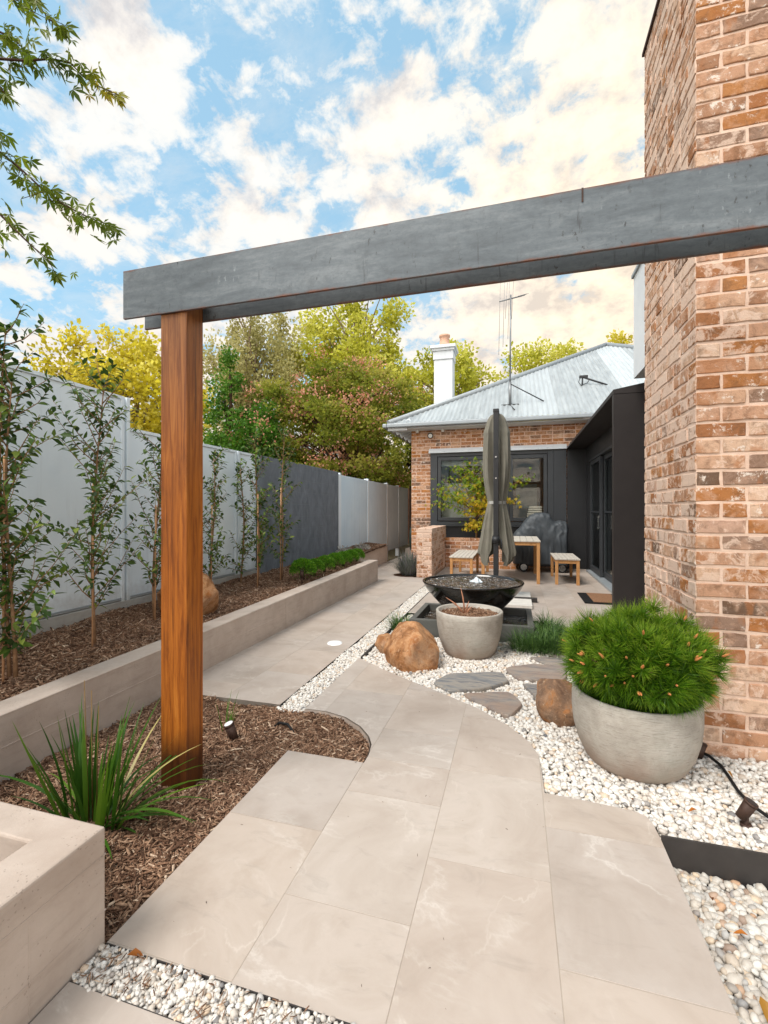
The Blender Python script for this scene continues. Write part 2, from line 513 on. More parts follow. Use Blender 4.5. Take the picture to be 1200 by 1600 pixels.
def mat_steel():
    m, n, b = newmat('mill_scale_steel', .55, .4, .1)
    p = n.obj(); x, y, z = n.sep(p)
    lng = n.noise(n.mapping(p, scale=(1.6, 4, 8)), 2.0, 8, .68, .5)
    col = n.ramp(lng, [(.3, S(84, 90, 95)), (.5, S(102, 109, 114)), (.68, S(122, 128, 132))])
    blot = n.noise(p, 7, 7, .65, .3)
    col = n.mix(n.ramp(blot, [(.58, 0.0), (.74, .6)]), col, S(74, 76, 78))
    fleck = n.ramp(n.noise(n.mapping(p, scale=(40, 40, 18)), 1.0, 7, .75), [(.59, 0.0), (.65, .85)])
    col = n.mix(n.math('MULTIPLY', fleck, n.ramp(n.noise(p, 3.1, 3), [(.40, .0), (.56, 1.0)])), col, S(48, 42, 38))
    drip = n.noise(n.mapping(p, scale=(34, 34, 3.6)), 1.0, 7, .65, .3)
    col = n.mix(n.ramp(drip, [(.62, 0.0), (.69, .55)]), col, S(56, 54, 54))
    salt = n.math('MULTIPLY', n.ramp(n.noise(n.mapping(p, scale=(60, 60, 22)), 1.0, 5, .7), [(.6, 0.0), (.7, .6)]), n.ramp(n.noise(p, 2.3, 2), [(.52, 0.0), (.66, 1.0)]))
    col = n.mix(salt, col, S(176, 184, 188))
    col = n.mix(n.ramp(n.noise(n.mapping(p, scale=(30, 30, 60)), 1.0, 8, .8), [(.35, .45), (.55, 0.0)]), col, S(74, 80, 85))
    e = n.noise(n.mapping(p, scale=(7, 7, 7)), 1.0, 7, .75)
    zb = n.math('ADD', n.math('ABSOLUTE', n.math('SUBTRACT', z, .118)), n.math('MULTIPLY', n.math('SUBTRACT', e, .5), .035))
    rust = n.ramp(zb, [(.110, 0.0), (.120, .75)])
    col = n.mix(rust, col, n.ramp(e, [(.35, S(58, 40, 30)), (.6, S(122, 66, 32))]))
    n.l(col, b.inputs['Base Color'])
    n.l(n.math('ADD', .42, n.math('MULTIPLY', blot, .3)), b.inputs['Roughness'])
    n.l(n.bump(n.math('ADD', blot, n.math('MULTIPLY', drip, .4)), .18, .004), b.inputs['Normal'])
    return m


def mat_mulch():
    m, n, b = newmat('bark_mulch', .9, .12)
    r = n.attr('rnd')
    c = n.ramp(r, [(0, S(74, 54, 42)), (.2, S(114, 84, 66)), (.45, S(152, 117, 93)), (.68, S(182, 147, 120)), (.82, S(104, 74, 57)), (.93, S(198, 165, 138)), (1, S(216, 190, 164))])
    p = n.obj()
    g = n.noise(p, 130, 3, .6)
    c = n.mix(n.ramp(g, [(.35, .5), (.6, 0.0)]), c, S(58, 38, 28))
    n.l(c, b.inputs['Base Color'])
    n.l(n.bump(g, .4, .002), b.inputs['Normal'])
    return m


def mat_soil(name='garden_soil', c=(64, 44, 32)):
    m, n, b = newmat(name, .95, .1)
    p = n.obj()
    t = n.noise(p, 40, 8, .7)
    a = S(*c)
    n.l(n.ramp(t, [(.3, tuple(k * .5 for k in a[:3]) + (1,)), (.7, tuple(min(1, k * 1.5) for k in a[:3]) + (1,))]), b.inputs['Base Color'])
    n.l(n.bump(t, .8, .01), b.inputs['Normal'])
    return m


def mat_pebble(name, stops):
    m, n, b = newmat(name, .55, .35)
    r = n.attr('rnd'); p = n.obj()
    c = n.ramp(r, stops)
    t = n.noise(p, 60, 6, .7)
    c = n.mix(n.ramp(t, [(.42, .35), (.6, 0.0)]), c, n.mix(.75, c, S(150, 132, 112)))
    n.l(c, b.inputs['Base Color'])
    n.l(n.bump(t, .25, .003), b.inputs['Normal'])
    return m


def mat_rock(name, stops, pale=.5):
    m, n, b = newmat(name, .8, .2)
    p = n.obj()
    t = n.noise(p, 5, 9, .65, .6)
    c = n.ramp(t, stops)
    c = n.mix(n.ramp(n.noise(p, 13, 8, .7, .5), [(.52, 0.0), (.66, pale)]), c, S(206, 160, 122))
    c = n.mix(n.ramp(n.noise(p, 22, 8, .75), [(.33, .6), (.43, 0.0)]), c, S(78, 52, 36))
    c = n.mix(n.ramp(n.noise(p, 30, 7, .78, .4), [(.56, 0.0), (.68, .6)]), c, S(208, 180, 150))
    c = n.mix(n.ramp(n.noise(p, 3.2, 4, .6), [(.52, 0.0), (.66, .5)]), c, S(128, 112, 98))
    n.l(c, b.inputs['Base Color'])
    h = n.math('ADD', n.noise(p, 16, 9, .72), n.math('MULTIPLY', n.noise(p, 60, 5, .7), .4))
    n.l(n.bump(h, .8, .015), b.inputs['Normal'])
    return m


def mat_slate():
    m, n, b = newmat('flagstone_slate', .7, .25)
    p = n.obj(); r = n.attr('rnd')
    v = n.mapping(n.vmath('ADD', p, n.comb(n.math('MULTIPLY', r, 9.0), 0.0, 0.0)), rot=(0, 0, .35), scale=(1, 5, 1))
    t = n.noise(v, 3.4, 8, .65, .8)
    c = n.ramp(t, [(.3, S(82, 86, 94)), (.44, S(122, 122, 122)), (.55, S(150, 142, 132)), (.68, S(92, 96, 104))])
    warm = n.ramp(r, [(0, 0.0), (1, .85)])
    c = n.mix(n.math('MULTIPLY', warm, n.ramp(n.noise(p, 5, 5, .6), [(.35, .2), (.6, .9)])), c, S(150, 126, 110))
    n.l(c, b.inputs['Base Color'])
    n.l(n.bump(t, .7, .014), b.inputs['Normal'])
    return m


def mat_pot():
    m, n, b = newmat('aged_cement', .85, .2)
    p = n.obj()
    c = n.ramp(n.noise(p, 4.5, 8, .65, .4), [(.3, S(146, 139, 129)), (.5, S(172, 165, 155)), (.7, S(190, 184, 175))])
    sc = n.noise(n.mapping(p, scale=(14, 14, 210)), 1.5, 5, .7, .3)
    c = n.mix(n.ramp(sc, [(.52, 0.0), (.66, .6)]), c, S(116, 111, 102))
    c = n.mix(n.ramp(n.noise(p, 40, 6, .8), [(.58, 0.0), (.68, .5)]), c, S(122, 114, 104))
    z = n.sep(p)[2]
    st = n.math('ADD', n.math('MULTIPLY', n.noise(p, 5, 6, .7), .34), z)
    c = n.mix(n.ramp(st, [(.16, .6), (.38, 0.0)]), c, S(160, 128, 110))
    gr = n.ramp(n.noise(p, 2.6, 5, .6), [(.52, 0.0), (.68, .35)])
    c = n.mix(gr, c, S(140, 142, 130))
    n.l(c, b.inputs['Base Color'])
    n.l(n.bump(n.math('ADD', sc, n.math('MULTIPLY', n.noise(p, 80, 5, .7), .5)), .7, .004), b.inputs['Normal'])
    return m


def mat_render(name, c0, c1, grime=.25):
    m, n, b = newmat(name, .8, .2)
    p = n.obj()
    t = n.noise(p, 1.6, 6, .6)
    c = n.ramp(t, [(.3, S(*c0)), (.7, S(*c1))])
    g = n.noise(n.mapping(p, scale=(1, 1, .35)), 2.2, 7, .65)
    c = n.mix(n.ramp(g, [(.55, 0.0), (.78, grime)]), c, S(120, 124, 128))
    # rain-splashed soil along the foot, faint runs from the capping
    z = n.sep(p)[2]
    foot = n.math('ADD', z, n.math('MULTIPLY', n.math('SUBTRACT', n.noise(p, 6, 7, .7), .5), -.5))
    if name == 'pale_render': c = n.mix(n.ramp(foot, [(.42, .5), (.62, 0.0)]), c, S(150, 140, 130))
    run = n.noise(n.mapping(p, scale=(16, 16, .5)), 1.0, 5, .65)
    c = n.mix(n.ramp(run, [(.58, 0.0), (.72, .22)]), c, S(140, 142, 142))
    n.l(c, b.inputs['Base Color'])
    n.l(n.bump(n.noise(p, 120, 4, .6), .12, .003), b.inputs['Normal'])
    return m


def mat_block():
    m, n, b = newmat('charcoal_blockwork', .8, .2)
    p = n.obj(); x, y, z = n.sep(p)
    br = n.n('ShaderNodeTexBrick')
    n.l(n.comb(y, z, 0.0), br.inputs['Vector'])
    br.inputs['Scale'].default_value = 1.0; br.inputs['Brick Width'].default_value = .4; br.inputs['Row Height'].default_value = .2
    br.inputs['Mortar Size'].default_value = .006; br.inputs['Mortar Smooth'].default_value = .4
    st = n.noise(n.mapping(p, scale=(3, 3, 1.6)), 2.2, 8, .7, .4)
    c = n.ramp(st, [(.3, S(92, 97, 103)), (.7, S(124, 129, 136))])
    ef = n.ramp(n.noise(n.mapping(p, scale=(3, 3, 1)), 2.6, 7, .7), [(.56, 0.0), (.74, .35)])
    c = n.mix(ef, c, S(118, 123, 128))
    c = n.mix(n.math('MULTIPLY', br.outputs['Fac'], n.math('MULTIPLY', n.noise(p, 5, 4), .5)), c, S(128, 132, 136))
    n.l(c, b.inputs['Base Color'])
    h = n.math('ADD', n.math('MULTIPLY', br.outputs['Fac'], -1.0), n.math('MULTIPLY', n.noise(p, 60, 5, .7), .35))
    n.l(n.bump(h, .5, .006), b.inputs['Normal'])
    return m


def mat_timber(name, c0, c1, axis=(1, 1, 12)):
    m, n, b = newmat(name, .6, .25)
    p = n.obj()
    g = n.noise(n.mapping(p, scale=axis), 5, 6, .65, .4)
    n.l(n.ramp(g, [(.3, S(*c0)), (.7, S(*c1))]), b.inputs['Base Color'])
    n.l(n.bump(g, .2, .002), b.inputs['Normal'])
    return m


def mat_roof():
    m, n, b = newmat('zinc_iron', .42, .45, .35)
    p = n.obj()
    r = n.attr('rnd')
    t = n.noise(n.mapping(p, scale=(6, 1.0, 1.0)), 1.5, 7, .65)
    c = n.ramp(t, [(.3, S(150, 155, 157)), (.55, S(172, 177, 178)), (.75, S(188, 192, 192))])
    c = n.mix(n.math('MULTIPLY', r, .5), c, S(214, 220, 222))
    sp = n.ramp(n.noise(n.mapping(p, scale=(1, 1, 1)), 14, 6, .7), [(.62, 0.0), (.72, .4)])
    c = n.mix(sp, c, S(130, 136, 138))
    n.l(c, b.inputs['Base Color'])
    n.l(n.math('ADD', .34, n.math('MULTIPLY', t, .25)), b.inputs['Roughness'])
    return m


def mat_glass(name='window_glass', tint=(.93, .96, .95, 1), transp=.9):
    m = bpy.data.materials.new(name); m.use_nodes = True
    n = NT(m.node_tree); n.nt.nodes.clear()
    g = n.n('ShaderNodeBsdfGlossy'); g.inputs['Roughness'].default_value = .02; g.inputs['Color'].default_value = (.9, .93, .95, 1)
    wv = n.bump(n.noise(n.obj(), 2.2, 2), .03, .02); n.l(wv, g.inputs['Normal'])
    t = n.n('ShaderNodeBsdfTransparent'); t.inputs[0].default_value = tint
    fr = n.n('ShaderNodeFresnel'); fr.inputs[0].default_value = 1.6
    f = n.math('MULTIPLY', fr.outputs[0], .42, clamp=True)
    mx = n.n('ShaderNodeMixShader'); n.l(f, mx.inputs[0]); n.l(t.outputs[0], mx.inputs[1]); n.l(g.outputs[0], mx.inputs[2])
    o = n.n('ShaderNodeOutputMaterial'); n.l(mx.outputs[0], o.inputs[0])
    return m


def mat_water():
    m, n, b = newmat('water', .06, 1.0)
    p = n.obj()
    b.inputs['IOR'].default_value = 1.9
    wv = n.math('ADD', n.noise(p, 15, 3, .6, .8), n.math('MULTIPLY', n.noise(p, 6, 2), .8))
    n.l(n.bump(wv, 1.0, .06), b.inputs['Normal'])
    n.l(n.ramp(n.noise(p, 9, 5, .6), [(.35, S(34, 26, 18)), (.65, S(86, 62, 36))]), b.inputs['Base Color'])
    return m


MP = {
    'grout': plain('grout', S(164, 152, 139), .9, .1, 0, .1, 30),
    'paver': mat_paver(), 'concrete': mat_concrete(), 'brick': mat_brick('reclaimed_brick', .62), 'brick_far': mat_brick('house_brick', .5, [(0, S(154, 98, 58)), (.10, S(192, 142, 108)), (.25, S(172, 114, 72)), (.40, S(186, 124, 70)), (.50, S(144, 108, 86)), (.60, S(202, 156, 124)), (.72, S(180, 114, 54)), (.82, S(104, 78, 64)), (.90, S(190, 140, 110)), (.95, S(160, 96, 58))]), 'brick_lime': mat_brick('limewashed_brick', .78, None, .10),
    'mortar': mat_mortar('lime_mortar'), 'post': mat_post(), 'steel': mat_steel(), 'mulch': mat_mulch(), 'soil': mat_soil(),
    'rock_ochre': mat_rock('ochre_rock', [(.3, S(98, 66, 44)), (.43, S(150, 102, 64)), (.54, S(186, 140, 100)), (.64, S(158, 98, 50)), (.78, S(128, 92, 68))]),
    'rock_brown': mat_rock('brown_rock', [(.3, S(92, 70, 58)), (.45, S(126, 98, 78)), (.56, S(150, 112, 82)), (.64, S(176, 106, 40)), (.78, S(116, 92, 76))], .25),
    'slate': mat_slate(), 'pot': mat_pot(),
    'fence': mat_render('pale_render', (220, 229, 236), (232, 239, 244), .12), 'block': mat_block(),
    'fence_blue': mat_render('blue_render', (202, 220, 233), (216, 232, 242), .1), 'white': mat_render('white_paint', (212, 216, 220), (224, 227, 229), .08),
    'plinth': mat_concrete('plinth_concrete', (150, 146, 140), (178, 174, 168)),
    'black': plain('charcoal_metal', S(40, 40, 42), .5, .4, 0, .12, 6, .05, 90),
    'darkpanel': plain('dark_bronze_cladding', S(50, 45, 44), .55, .3, 0, .1, 4, .06, 70),
    'frame': plain('charcoal_window_frame', S(58, 60, 63), .45, .4, 0, .08, 5),
    'edge': plain('painted_edging_steel', S(62, 58, 56), .5, .4, .2, .15, 14, .08),
    'roof': mat_roof(), 'gutter': plain('grey_gutter', S(150, 156, 160), .4, .4, .1, .08, 5),
    'glass': mat_glass(), 'water': mat_water(),
    'teak': mat_timber('teak_legs', (168, 116, 68), (206, 156, 104), (14, 14, 1)),
    'benchtop': mat_timber('weathered_top', (176, 166, 152), (205, 198, 188), (22, 2, 1)),
    'cloth': plain('umbrella_cloth', S(122, 118, 107), .85, .15, 0, .1, 7, .25, 160),
    'bbqcover': plain('vinyl_cover', S(66, 70, 74), .5, .3, 0, .14, 4, .6, 13),
    'bowl': plain('glazed_bowl', S(26, 22, 19), .12, .6, 0, .2, 5),
    'basin': plain('basin_zinc', S(98, 98, 94), .5, .35, .2, .15, 6, .1, 50),
    'strap': plain('grey_strap', S(170, 168, 162), .7), 'chrome': plain('dull_chrome', S(170, 170, 170), .25, .5, .9),
    'rubber': plain('black_rubber', S(22, 22, 23), .6, .3),
    'coir': plain('coir', S(136, 102, 78), .95, .05, 0, .25, 60, .8, 140),
    'terracotta': plain('terracotta', S(206, 164, 140), .85, .1),
    'ply': plain('brown_lining', S(150, 112, 84), .6), 'curtain': plain('pale_curtain', S(206, 206, 202), .9),
    'blind': plain('grey_blind', S(158, 152, 144), .9), 'cushion': plain('cushion_cotton', S(214, 196, 180), .9, .1), 'interior': plain('dim_interior', S(120, 104, 90), .8),
    'bark': plain('grey_bark', S(136, 118, 98), .9, .1, 0, .3, 18, .6, 40),
    'barkdark': plain('dark_bark', S(78, 60, 48), .9, .1, 0, .3, 10, .6, 30),
    'stem': plain('young_stem', S(142, 110, 82), .8, .15, 0, .25, 30, .3, 90),
    'stake': plain('bamboo_stake', S(196, 150, 112), .7, .2, 0, .15, 20),
    'gateiron': plain('gate_iron', S(120, 100, 88), .7, .2), 'oldfence': mat_timber('old_palings', (104, 72, 54), (140, 102, 80), (1, 14, 1)),
    'slab': plain('white_slab', S(205, 200, 192), .8, .2), 'whitecap': plain('white_plastic', S(232, 232, 230), .45, .4),
    'aluminium': plain('antenna_metal', S(132, 134, 136), .4, .4, .6), 'ground': mat_soil('earth', (96, 84, 62)),
    'patina': plain('rusty_lamp', S(70, 52, 44), .6, .3, .3, .3, 30),
    'dryleaf': leafy('dry_leaf', [(0, S(120, 66, 24)), (.5, S(176, 106, 40)), (1, S(140, 110, 40))], .2),
    'peb_white': mat_pebble('white_pebbles', [(0, S(226, 221, 214)), (.35, S(214, 207, 198)), (.6, S(232, 229, 224)), (.74, S(206, 195, 182)), (.84, S(186, 182, 178)), (.92, S(222, 196, 168)), (.97, S(150, 146, 144)), (1, S(96, 98, 102))]),
    'peb_grey': mat_pebble('river_pebbles', [(0, S(202, 193, 181)), (.3, S(182, 175, 166)), (.5, S(212, 208, 200)), (.68, S(166, 164, 161)), (.8, S(206, 184, 158)), (.9, S(140, 142, 144)), (.96, S(190, 150, 116)), (1, S(96, 100, 106))]),
    'needle': leafy('pine_needle', [(0, S(32, 62, 8)), (.4, S(62, 100, 13)), (.75, S(92, 130, 22)), (1, S(134, 160, 46))], .3, .45),
    'bud': plain('pine_bud', S(196, 128, 76), .7, .2, 0, .25, 200),
    'strappy': leafy('strappy_leaf', [(0, S(38, 74, 18)), (.5, S(66, 104, 26)), (.9, S(104, 136, 38)), (.97, S(190, 176, 110)), (1, S(206, 190, 130))], .3, .4, .35),
    'mondo': leafy('mondo_leaf', [(0, S(42, 70, 30)), (.6, S(72, 104, 46)), (1, S(112, 142, 72))], .25, .4, .3),
    'camellia': leafy('glossy_leaf', [(0, S(46, 70, 30)), (.5, S(72, 98, 40)), (.85, S(106, 130, 52)), (1, S(150, 162, 72))], .3, .38, .35),
    'cypress': leafy('mound_leaf', [(0, S(48, 92, 14)), (.6, S(82, 134, 24)), (1, S(126, 168, 44))], .25, .5),
    'maple': leafy('maple_leaf', [(0, S(82, 104, 26)), (.45, S(118, 134, 36)), (.8, S(166, 164, 48)), (1, S(190, 166, 54))], .6, .45),
    'lavender': leafy('lavender_leaf', [(0, S(78, 84, 76)), (.7, S(116, 122, 110)), (.9, S(140, 140, 136)), (1, S(120, 112, 140))], .2, .7),
    'dusty': leafy('dusty_leaf', [(0, S(120, 118, 110)), (1, S(206, 200, 192))], .2, .7),
}
MAPLE2 = leafy('garden_maple_leaf', [(0, S(92, 126, 30)), (.4, S(138, 162, 44)), (.75, S(200, 184, 48)), (1, S(222, 176, 56))], .5, .5)

# ------------------------------------------------------------------ ground and paving
MB().box((-150, -60, -.6), (150, 240, -.16)).build('ground', MP['ground'])
tag(bpy.data.objects['ground'], kind='structure')


def paving(name, poly, rows_x, joint_fn, z=0.0, thick=.045, seed=1):
    rr = random.Random(seed); mb = MB()
    for i in range(len(rows_x) - 1):
        x0, x1 = rows_x[i], rows_x[i + 1]
        ys = joint_fn(i)
        for j in range(len(ys) - 1):
            g = .0012
            p = clip_rect(poly, x0 + g, ys[j] + g, x1 - g, ys[j + 1] - g)
            if p: mb.prism(p, z - thick, z + rr.uniform(-.0006, .0006), rr.random())
    o = mb.build(name, MP['paver'], bevel=.0009)
    return tag(o, kind='structure')


big_curve = [(.13, 2.215), (.126, 2.40), (.12, 2.546), (.075, 2.68), (-.045, 2.85), (-.235, 3.038), (-.489, 3.215), (-.73, 3.36), (-1.012, 3.55), (-1.322, 3.79)]
mul_curve = [(-1.322, 2.718), (-1.24, 2.727), (-1.171, 2.724), (-1.025, 2.683), (-.894, 2.592), (-.808, 2.492), (-.766, 2.409), (-.748, 2.30), (-.748, 2.222)]
main_poly = [(-1.181, 1.085), (.545, 1.085), (.553, 2.035), (.549, 2.11), (.535, 2.165), (.50, 2.187), (.416, 2.197), (.263, 2.209)] + big_curve + mul_curve + [(-1.181, 2.222)]
XR = [-1.183, -.751, -.314, .12, .56]
JJ = {0: [-.1, .5, 1.09, 1.70, 2.30, 3.1, 3.9], 1: [.19, .79, 1.39, 1.985, 2.28, 2.607, 3.22, 3.9], 2: [.49, 1.09, 1.687, 2.30, 2.89, 3.5], 3: [.18, .78, 1.377, 1.98, 2.6]}
paving('stone_paving', main_poly, [-1.8] + XR, lambda i: [2.0, 2.3, 3.09, 3.7, 4.3] if i == 0 else JJ[i - 1], seed=3)


def half(i, a=0.0, n=30, start=-2.0, L=.6): return [start + a + (i % 2) * L / 2 + k * L for k in range(n)]


near_poly = [(-1.181, -1.6), (.545, -1.6), (.545, .965), (-1.181, .965)]
paving('threshold_paving', near_poly, XR, lambda i: half(i, .25, 8), seed=5)
path_poly = [(-2.44, 2.72), (-1.51, 2.732), (-1.51, 8.62), (-1.9, 8.62), (-1.9, 10.86), (-2.42, 10.86), (-2.42, 13.0), (-3.095, 13.0), (-3.095, 8.05), (-2.44, 8.05)]
paving('path', path_poly, [-3.24, -2.806, -2.374, -1.941, -1.508], lambda i: half(i, .18, 30), seed=9)
patio_poly = [(-1.318, 5.62), (.26, 5.62), (.26, 4.3), (.9, 4.3), (.9, 5.0), (1.49, 5.0), (1.49, 10.86), (-1.52, 10.86), (-1.52, 8.4), (-1.318, 8.4)]
paving('patio_paving', patio_poly, [-1.75 + .432 * k for k in range(9)], lambda i: half(i, .33, 30), seed=12)
o = MB().box((-3.1, 13.0, -.1), (-2.44, 18, .17)).build('raised_path', MP['paver'], bevel=.004); tag(o, kind='structure')
for nm, a, b in (('paving_bed', (-1.17, -1.5, -.1), (.53, 1.07, -.044)),):
    pass
# bedding under the paving
mb = MB(); mb.prism([(p[0], p[1]) for p in main_poly], -.15, -.0012)
o = mb.build('paving_bed', MP['grout']); tag(o, kind='structure')
mb = MB(); mb.prism(path_poly, -.15, -.0012); mb.prism([p for p in patio_poly], -.152, -.0012)
o = mb.build('path_bed', MP['grout']); tag(o, kind='structure')

# ------------------------------------------------------------------ gravel, mulch
PV = []
_v2, PF2 = ico(2)
_v1, PF1 = ico(1)


def pebble_protos(v, n, seed):
    out = []
    for k in range(n):
        a = np.array([v[i] * (1 + .22 * mnoise.noise(Vector(v[i]) * 1.3 + Vector((k * 7.1 + seed, 3, 1)))) for i in range(len(v))])
        r_ = RNG.uniform(.75, 1.25, 2)
        a = a * np.array([r_[0], r_[1] * .85, .62])
        out.append(a)
    return out


PEB2, PEB1 = pebble_protos(_v2, 8, 1), pebble_protos(_v1, 8, 2)


def pebbles(name, poly, z, rad, step, mat, fine=False, layers=2, holes=(), zj=.4, label=None):
    xs = [p[0] for p in poly]; ys = [p[1] for p in poly]
    P = []
    for L in range(layers):
        gx, gy = np.meshgrid(np.arange(min(xs), max(xs), step), np.arange(min(ys), max(ys), step))
        x = gx.ravel() + RNG.uniform(-.45, .45, gx.size) * step; y = gy.ravel() + RNG.uniform(-.45, .45, gx.size) * step
        k = in_poly(x, y, poly)
        for (hx, hy, hr) in holes: k &= (x - hx) ** 2 + (y - hy) ** 2 > hr ** 2
        x, y = x[k], y[k]
        P.append(np.stack([x, y, z - .012 - (layers - 1 - L) * rad * .7 + RNG.uniform(-zj, zj, len(x)) * rad + 0 * x], 1))
    P = np.concatenate(P); n = len(P)
    P[:, 2] += .006 * np.sin(P[:, 0] * 9.0) * np.cos(P[:, 1] * 7.3)
    rot = euler_mats(RNG.normal(0, .35, n), RNG.normal(0, .35, n), RNG.uniform(0, 6.28, n))
    s_ = rad * np.clip(RNG.lognormal(0, .25, n), .55, 1.7)
    o = scatter(name, PEB2 if fine else PEB1, PF2 if fine else PF1, P, rot, s_, mat, smooth=True)
    return tag(o, kind='stuff', label=label)


GZ = -.012
garden_poly = big_curve[:-1] + [(-1.30, 3.80), (-1.29, 4.6), (-1.28, 5.6), (.25, 5.6), (.25, 4.31), (.9, 4.31), (.935, 2.83), (3.0, 2.83), (3.0, 2.05), (.56, 2.05), (.556, 2.12), (.54, 2.175), (.50, 2.195), (.416, 2.205), (.263, 2.217)]
basin_hole = [(x, y, .16) for x in np.arange(-.95, .15, .2) for y in np.arange(4.8, 5.5, .2)]
o = MB().prism(garden_poly, -.15, GZ - .03).build('gravel_bed', plain('gravel_dust', S(168, 158, 144), .95, .1, 0, .3, 60)); tag(o, kind='structure')
pebbles('gravel', garden_poly, GZ + .006, .0155, .0215, MP['peb_white'], holes=basin_hole + [(.602, 2.672, .17), (-.41, 4.25, .19)], layers=2)
strip_poly = [(-1.511, 2.69), (-1.320, 2.70), (-1.320, 3.80), (-1.314, 4.6), (-1.314, 8.38), (-1.511, 8.5)]
o = MB().prism(strip_poly, -.15, -.028).build('drain_bed', MP['soil']); tag(o, kind='structure')
pebbles('gravel_strip', strip_poly, -.002, .0115, .017, MP['peb_white'], layers=2)
front_poly = [(-1.184, .964), (2.0, .964), (2.0, 1.084), (-1.184, 1.084)]
o = MB().prism(front_poly, -.15, -.045).build('front_drain_bed', MP['soil']); tag(o, kind='structure')
pebbles('front_gravel_strip', front_poly, .009, .0085, .0125, MP['peb_white'], fine=False, layers=3)
low_poly = [(.552, .6), (2.4, .6), (2.4, 2.032), (.558, 2.032)]
o = MB().prism([(.548, .6), (2.4, .6), (2.4, 2.03), (.56, 2.03)], -.158, -.135).build('lower_gravel_bed', MP['soil']); tag(o, kind='structure')
pebbles('lower_gravel', low_poly, -.098, .0148, .0208, MP['peb_grey'], fine=True, layers=2)

# steel edgings
t = MB().box((.556, 2.033, -.2), (3.0, 2.041, .012)).build('steel_edging', MP['edge'], bevel=.001)
tag(t, 'dark steel edging plate holding back white pebbles at the lower right gravel', 'edging', 'steel garden edgings')
t = MB().box((-1.181, 1.0805, -.14), (.545, 1.0828, .001)).build('steel_edging', MP['edge'])
tag(t, 'thin steel edging between front pebble strip and the big paving slabs', 'edging', 'steel garden edgings')
t = MB().box((-1.311, 3.80, -.1), (-1.306, 8.38, .008)).build('steel_edging', MP['edge'])
tag(t, 'thin dark steel edging beside the narrow pebble strip, running past the boulder', 'edging', 'steel garden edgings')
t = MB().box((-1.181, .9645, -.14), (.545, .9675, .0)).build('steel_edging', MP['edge'])
tag(t, 'thin steel edging between front pebble strip and the slab at the bottom left corner', 'edging', 'steel garden edgings')


def chip_protos(n):
    out = []
    for k in range(n):
        l = RNG.uniform(.6, 1.3); w_ = RNG.uniform(.07, .22); h = RNG.uniform(.04, .08); b = RNG.uniform(-.12, .12)
        v = np.array([(-l / 2, -w_ / 2 * RNG.uniform(.2, 1), 0), (l / 2, -w_ / 2 * RNG.uniform(.2, 1), 0), (l / 2, w_ / 2 * RNG.uniform(.2, 1), 0), (-l / 2, w_ / 2 * RNG.uniform(.2, 1), 0),
                      (0, -w_ / 2, b), (0, w_ / 2, b)])
        top = v + np.array([0, 0, h])
        out.append(np.concatenate([v, top]))
    return out


CHIP = chip_protos(14)
CHF = [(6, 10, 11, 9), (10, 7, 8, 11), (0, 3, 5, 4), (4, 5, 2, 1), (0, 4, 10, 6), (4, 1, 7, 10), (3, 9, 11, 5), (5, 11, 8, 2), (0, 6, 9, 3), (1, 2, 8, 7)]


def bed_height(x, y, base, amp):
    return base + amp * np.array([mnoise.fractal(Vector((a * 2.6, b * 2.6, 3.7)), 1.0, 2.0, 4) for a, b in zip(x, y)])


def mulch(name, poly, base, amp, dens, size, slope=None, step=.05):
    xs = [p[0] for p in poly]; ys = [p[1] for p in poly]
    hf = (lambda x, y: bed_height(x, y, base, amp) + (slope(x, y) if slope else 0))
    # soil sheet
    gx = np.arange(min(xs) - step, max(xs) + step, step); gy = np.arange(min(ys) - step, max(ys) + step, step)
    X, Y = np.meshgrid(gx, gy); Z = hf(X.ravel(), Y.ravel()) - .012
    nx, ny = len(gx), len(gy)
    idx = np.arange(nx * ny).reshape(ny, nx)
    F = np.stack([idx[:-1, :-1].ravel(), idx[:-1, 1:].ravel(), idx[1:, 1:].ravel(), idx[1:, :-1].ravel()], 1)
    V = np.stack([X.ravel(), Y.ravel(), Z], 1)
    q_ = V[F]; k = np.zeros(len(F), bool)
    for i_ in range(4): k |= in_poly(q_[:, i_, 0], q_[:, i_, 1], poly)
    o = np_mesh('garden_bed', V, F[k], MP['soil'], smooth=True); tag(o, kind='structure')
    area = abs(sum(poly[i][0] * poly[(i + 1) % len(poly)][1] - poly[(i + 1) % len(poly)][0] * poly[i][1] for i in range(len(poly)))) / 2
    n = int(area * dens * 2)
    x = RNG.uniform(min(xs), max(xs), n * 2); y = RNG.uniform(min(ys), max(ys), n * 2)
    k = in_poly(x, y, poly); x, y = x[k][:n], y[k][:n]; n = len(x)
    P = np.stack([x, y, hf(x, y) + RNG.uniform(-.008, .012, n)], 1)
    rot = euler_mats(RNG.normal(0, .35, n), RNG.normal(0, .33, n), RNG.uniform(0, 6.28, n))
    o = scatter(name, CHIP, CHF, P, rot, size * np.clip(RNG.lognormal(0, .35, n), .4, 2.4), MP['mulch'])
    return tag(o, kind='stuff')


near_bed = [(-2.41, 1.09), (-1.19, 1.09), (-1.185, 2.228), (-.755, 2.226)] + [(p[0] - .004, p[1] - .004) for p in mul_curve[::-1][1:]] + [(-1.51, 2.722), (-2.41, 2.715)]
mulch('bark_mulch', near_bed, -.042, .03, 17000, .031)
long_bed = [(-3.58, .3), (-2.53, .3), (-2.53, 7.90), (-3.08, 7.95), (-3.08, 10.9), (-3.58, 10.9)]
mulch('bark_mulch', long_bed, .262, .022, 7500, .036, slope=lambda x, y: np.clip((-2.62 - x) * .09, 0, .09) + (y - 1.6) * .0142 + np.where(x > -2.6, -.06, 0))
